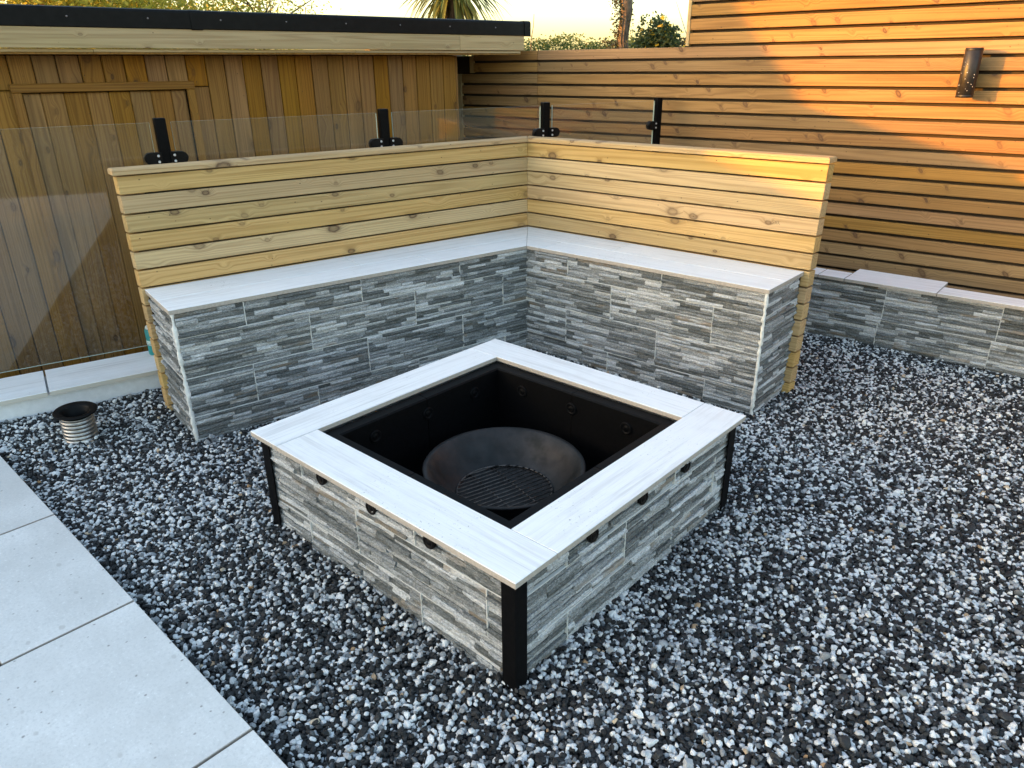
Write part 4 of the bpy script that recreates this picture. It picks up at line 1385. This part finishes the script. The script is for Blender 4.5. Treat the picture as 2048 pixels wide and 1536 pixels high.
# ivy-clad trunk
def ivy_tree():
    rg = random.Random(50)
    base = px(1245, 60, 10.5); base.z = GZ
    root = thing('ivy_trunk', base, 'tall bare trunk wrapped in thin ivy rising behind the fence', 'tree')
    M0 = T(base); inv = M0.inverted()
    p1 = px(1247, 92, 10.5); p2 = px(1258, -60, 10.5)
    ax = (p2 - p1)
    p0 = p1 - ax * ((p1.z - GZ) / ax.z)
    p3 = p1 + ax * 2.4
    V, F = [], []
    n = 40
    pts = [p0 + (p3 - p0) * i / n + Vector((rg.gauss(0, .008), rg.gauss(0, .008), 0)) for i in range(n + 1)]
    V, F = tube(pts, [0.066 * rg.uniform(.9, 1.1) for _ in pts], 12)
    for k in range(26):
        q0 = rg.uniform(0, 6.28)
        vv = []
        for i in range(n + 1):
            q = q0 + 0.6 * math.sin(i * 0.2 + k)
            vv.append(pts[i] + Vector((math.cos(q), math.sin(q), 0)) * 0.067)
        v_, f_ = tube(vv, 0.007, 4)
        kk = len(V); V += v_; F += [tuple(i_ + kk for i_ in f) for f in f_]
    add('trunk', mesh('trunk', [inv @ v for v in V], F, [BARK], True), M0, root)
    # twiggy ivy hanging to one side
    cs = []
    tw = ([], [])
    for k in range(70):
        s_ = p1 + ax * rg.uniform(-0.3, 1.1)
        e = s_ - right * rg.uniform(0.05, 0.26) * (1.15 - 0.55 * max(0, (s_.z - p1.z) / ax.z)) + Vector((rg.gauss(0, .06), rg.gauss(0, .06), rg.uniform(-.14, .08)))
        v_, f_ = tube([s_, (s_ + e) / 2 + Z * 0.02, e], [0.006, 0.004, 0.002], 4)
        kk = len(tw[0]); tw[0].extend(v_); tw[1].extend([tuple(i_ + kk for i_ in f) for f in f_])
        for _ in range(26):
            cs.append(s_ + (e - s_) * rg.uniform(0.2, 1.05) + Vector((rg.gauss(0, .022), rg.gauss(0, .022), rg.gauss(0, .03))))
    for _ in range(500):
        q = rg.uniform(0, 6.28)
        cs.append(p1 + ax * rg.uniform(-.4, 2.0) + Vector((math.cos(q), math.sin(q), 0)) * rg.uniform(.085, .11))
    add('twigs', mesh('twigs', [inv @ v for v in tw[0]], tw[1], [BARK]), M0, root)
    V, F = leaves(rg, cs, 0.034, 0.6, 0.4)
    add('ivy', mesh('ivy', [inv @ v for v in V], F, [LEAF_IVY]), M0, root)
ivy_tree()

def shrub(name, c, rad, n, ls, mat, label, seed, flowers=0, cat='shrub'):
    rg = random.Random(seed)
    base = Vector((c.x, c.y, GZ))
    root = thing(name, base, label, cat)
    M0 = T(base); inv = M0.inverted()
    V, F = [], []
    for k in range(9):
        q = rg.uniform(0, 6.28)
        e = c + Vector((math.cos(q) * rad[0] * .5, math.sin(q) * rad[1] * .5, rg.uniform(-.3, .3) * rad[2]))
        v_, f_ = tube([base + Vector((rg.gauss(0, .04), rg.gauss(0, .04), 0)), (base + e) / 2, e], [0.03, 0.018, 0.006], 5)
        kk = len(V); V += v_; F += [tuple(i_ + kk for i_ in f) for f in f_]
    add('stems', mesh('stems', [inv @ v for v in V], F, [BARK]), M0, root)
    pts = blob_points(rg, c, rad, n, 0.5, 26)
    V, F = leaves(rg, pts, ls, 0.5)
    add('foliage', mesh('foliage', [inv @ v for v in V], F, [mat]), M0, root)
    if flowers:
        fp = [p_ for p_ in blob_points(rg, c, (rad[0] * 1.02, rad[1] * 1.02, rad[2] * 1.02), flowers * 3, 0.9) if (p_ - c).dot(fwd) < 0][:flowers]
        V, F = leaves(rg, fp, 0.055, 0.9)
        add('blossom', mesh('blossom', [inv @ v for v in V], F, [FLOWER]), M0, root)
    return root
c = px(1312, 88, 10.0)
shrub('round_shrub', c, (0.34, 0.34, 0.36), 5200, 0.05, LEAF_SHRUB, 'rounded dark green shrub with orange blossoms beside the ivy-clad trunk', 61, 34)
c = px(1362, 104, 10.6)
shrub('low_shrub', c, (0.22, 0.22, 0.22), 1600, 0.045, LEAF_IVY, 'small dull green shrub tucked against the tall fence edge', 62, 6)

def hedge():
    rg = random.Random(70)
    A, B = px(1020, 96, 11.5), px(1262, 98, 12.2)
    A = A + (A - B) * 1.0
    B = B + (B - A) * 0.15
    base = Vector(((A.x + B.x) / 2, (A.y + B.y) / 2, GZ))
    root = thing('clipped_hedge', base, 'row of pale yellow-green hedge tips just above the fence top', 'hedge')
    M0 = T(base); inv = M0.inverted()
    pts = []
    for k in range(9500):
        t_ = rg.random()
        p_ = A + (B - A) * t_
        top = 0.05 * math.sin(t_ * 23) + 0.045 * math.sin(t_ * 61 + 1) + 0.10
        p_ = p_ + Vector((rg.gauss(0, .14), rg.gauss(0, .14), top - abs(rg.gauss(0, 0.16)) + (0.06 if rg.random() < .05 else 0)))
        pts.append(p_)
    V, F = leaves(rg, pts, 0.05, 0.4)
    add('foliage', mesh('foliage', [inv @ v for v in V], F, [LEAF_HEDGE]), M0, root)
    V, F = [], []
    for k in range(40):
        p_ = A + (B - A) * (k / 39)
        v_, f_ = tube([Vector((p_.x, p_.y, GZ)), p_ - Z * 0.05], [0.025, 0.01], 5)
        kk = len(V); V += v_; F += [tuple(i_ + kk for i_ in f) for f in f_]
    add('stems', mesh('stems', [inv @ v for v in V], F, [BARK]), M0, root)
    fl = [A + (B - A) * rg.random() + Vector((rg.gauss(0, .1), rg.gauss(0, .1), rg.uniform(-.05, .1))) for _ in range(120)]
    V, F = leaves(rg, fl, 0.04, 0.8)
    add('blossom', mesh('blossom', [inv @ v for v in V], F, [FLOWER]), M0, root)
hedge()
# a dry stalk and an overhead wire
p_ = px(1062, 80, 10.5); q_ = px(1068, 28, 10.5)
V, F = tube([Vector((p_.x, p_.y, GZ)), p_, (p_ + q_) / 2 + right * 0.01, q_], [0.012, 0.006, 0.005, 0.003], 5)
tag(add('dry_stalk', mesh('dry_stalk', [Vector(v) - Vector((p_.x, p_.y, GZ)) for v in V], F, [BARK]), T((p_.x, p_.y, GZ))), 'thin dry flower stalk standing beyond the roof corner of the shed', 'stalk')
a_ = px(1349, -8, 22.0); b_ = px(1369, 56, 12.0)
a2 = a_ + (a_ - b_) * 0.8; b2 = b_ + (b_ - a_) * 0.25
V, F = tube([a2 + (b2 - a2) * i / 12 - Z * 0.0 for i in range(13)], 0.006, 5)
tag(add('overhead_wire', mesh('overhead_wire', V, F, [BLACKP]), Matrix()), 'thin black overhead wire against the sky beside the tall fence', 'wire')

# ------------------------------------------------------------------ unseen building added to shade the garden, roofline cut from the shadow edge
def shade_caster():
    Tn = 7.0
    perp = Vector((-SH.y, SH.x, 0)) * -1          # to the right when looking along the light
    # shadow outline on the fence: (u, z)
    edge = [(-0.95, 3.25), (0.30, 1.762), (0.80, 1.18), (1.00, 0.97), (1.90, 0.835), (2.08, 0.788), (2.29, 0.726), (2.50, 0.659), (2.83, 0.56), (3.4, 0.47)]
    prof = []
    for (u, z) in edge:
        p_ = FP(u, 0, z)
        t_ = p_.dot(SH)
        s_ = p_.dot(perp)
        along = -Tn
        prof.append((s_, z + (t_ - along) * math.tan(SUN_EL)))
    prof = [(prof[0][0] - 1.6, prof[0][1])] + prof + [(5.2, prof[-1][1])]
    n = len(prof)
    base = SH * -Tn
    root = thing('unseen_shade_caster', Vector((base.x, base.y, GZ)), 'unseen rendered building added to shade the garden, its roofline cut from the shadow edge', 'shade_caster')
    bm = bmesh.new()
    def P(s_, z, back):
        q = SH * (-Tn - back) + perp * s_
        return bm.verts.new((q.x, q.y, z))
    fr = [P(s_, z, 0) for s_, z in prof] + [P(prof[-1][0], GZ, 0), P(prof[0][0], GZ, 0)]
    bk = [P(s_, z, 5) for s_, z in prof] + [P(prof[-1][0], GZ, 5), P(prof[0][0], GZ, 5)]
    bm.faces.new(fr); bm.faces.new(list(reversed(bk)))
    m_ = len(fr)
    for i in range(m_):
        j = (i + 1) % m_
        bm.faces.new((fr[j], fr[i], bk[i], bk[j]))
    bmesh.ops.recalc_face_normals(bm, faces=bm.faces)
    me = bpy.data.meshes.new('wall'); bm.to_mesh(me); bm.free()
    me.materials.append(RENDERW)
    add('wall', me, Matrix(), root)
    # windows and a door on the garden side
    for (s_, z_, w_, h_) in ((-3.0, 1.6, 0.9, 1.0), (-1.9, 0.2, 0.9, 1.9), (2.4, 0.3, 1.1, 0.8)):
        q = SH * (-Tn + 0.02) + perp * s_
        wd = box('window', (w_, 0.03, h_), frame((q.x, q.y, z_), perp, -SH), plain('window_white', (0.7, 0.7, 0.7), 0.4) if s_ < -2.5 else bpy.data.materials['window_white'], root, 0.005)
        q = SH * (-Tn + 0.04) + perp * s_
        box('pane', (w_ - 0.14, 0.012, h_ - 0.14), frame((q.x, q.y, z_), perp, -SH), plain('window_dark', (0.03, 0.035, 0.04), 0.1) if s_ < -2.5 else bpy.data.materials['window_dark'], wd)
shade_caster()
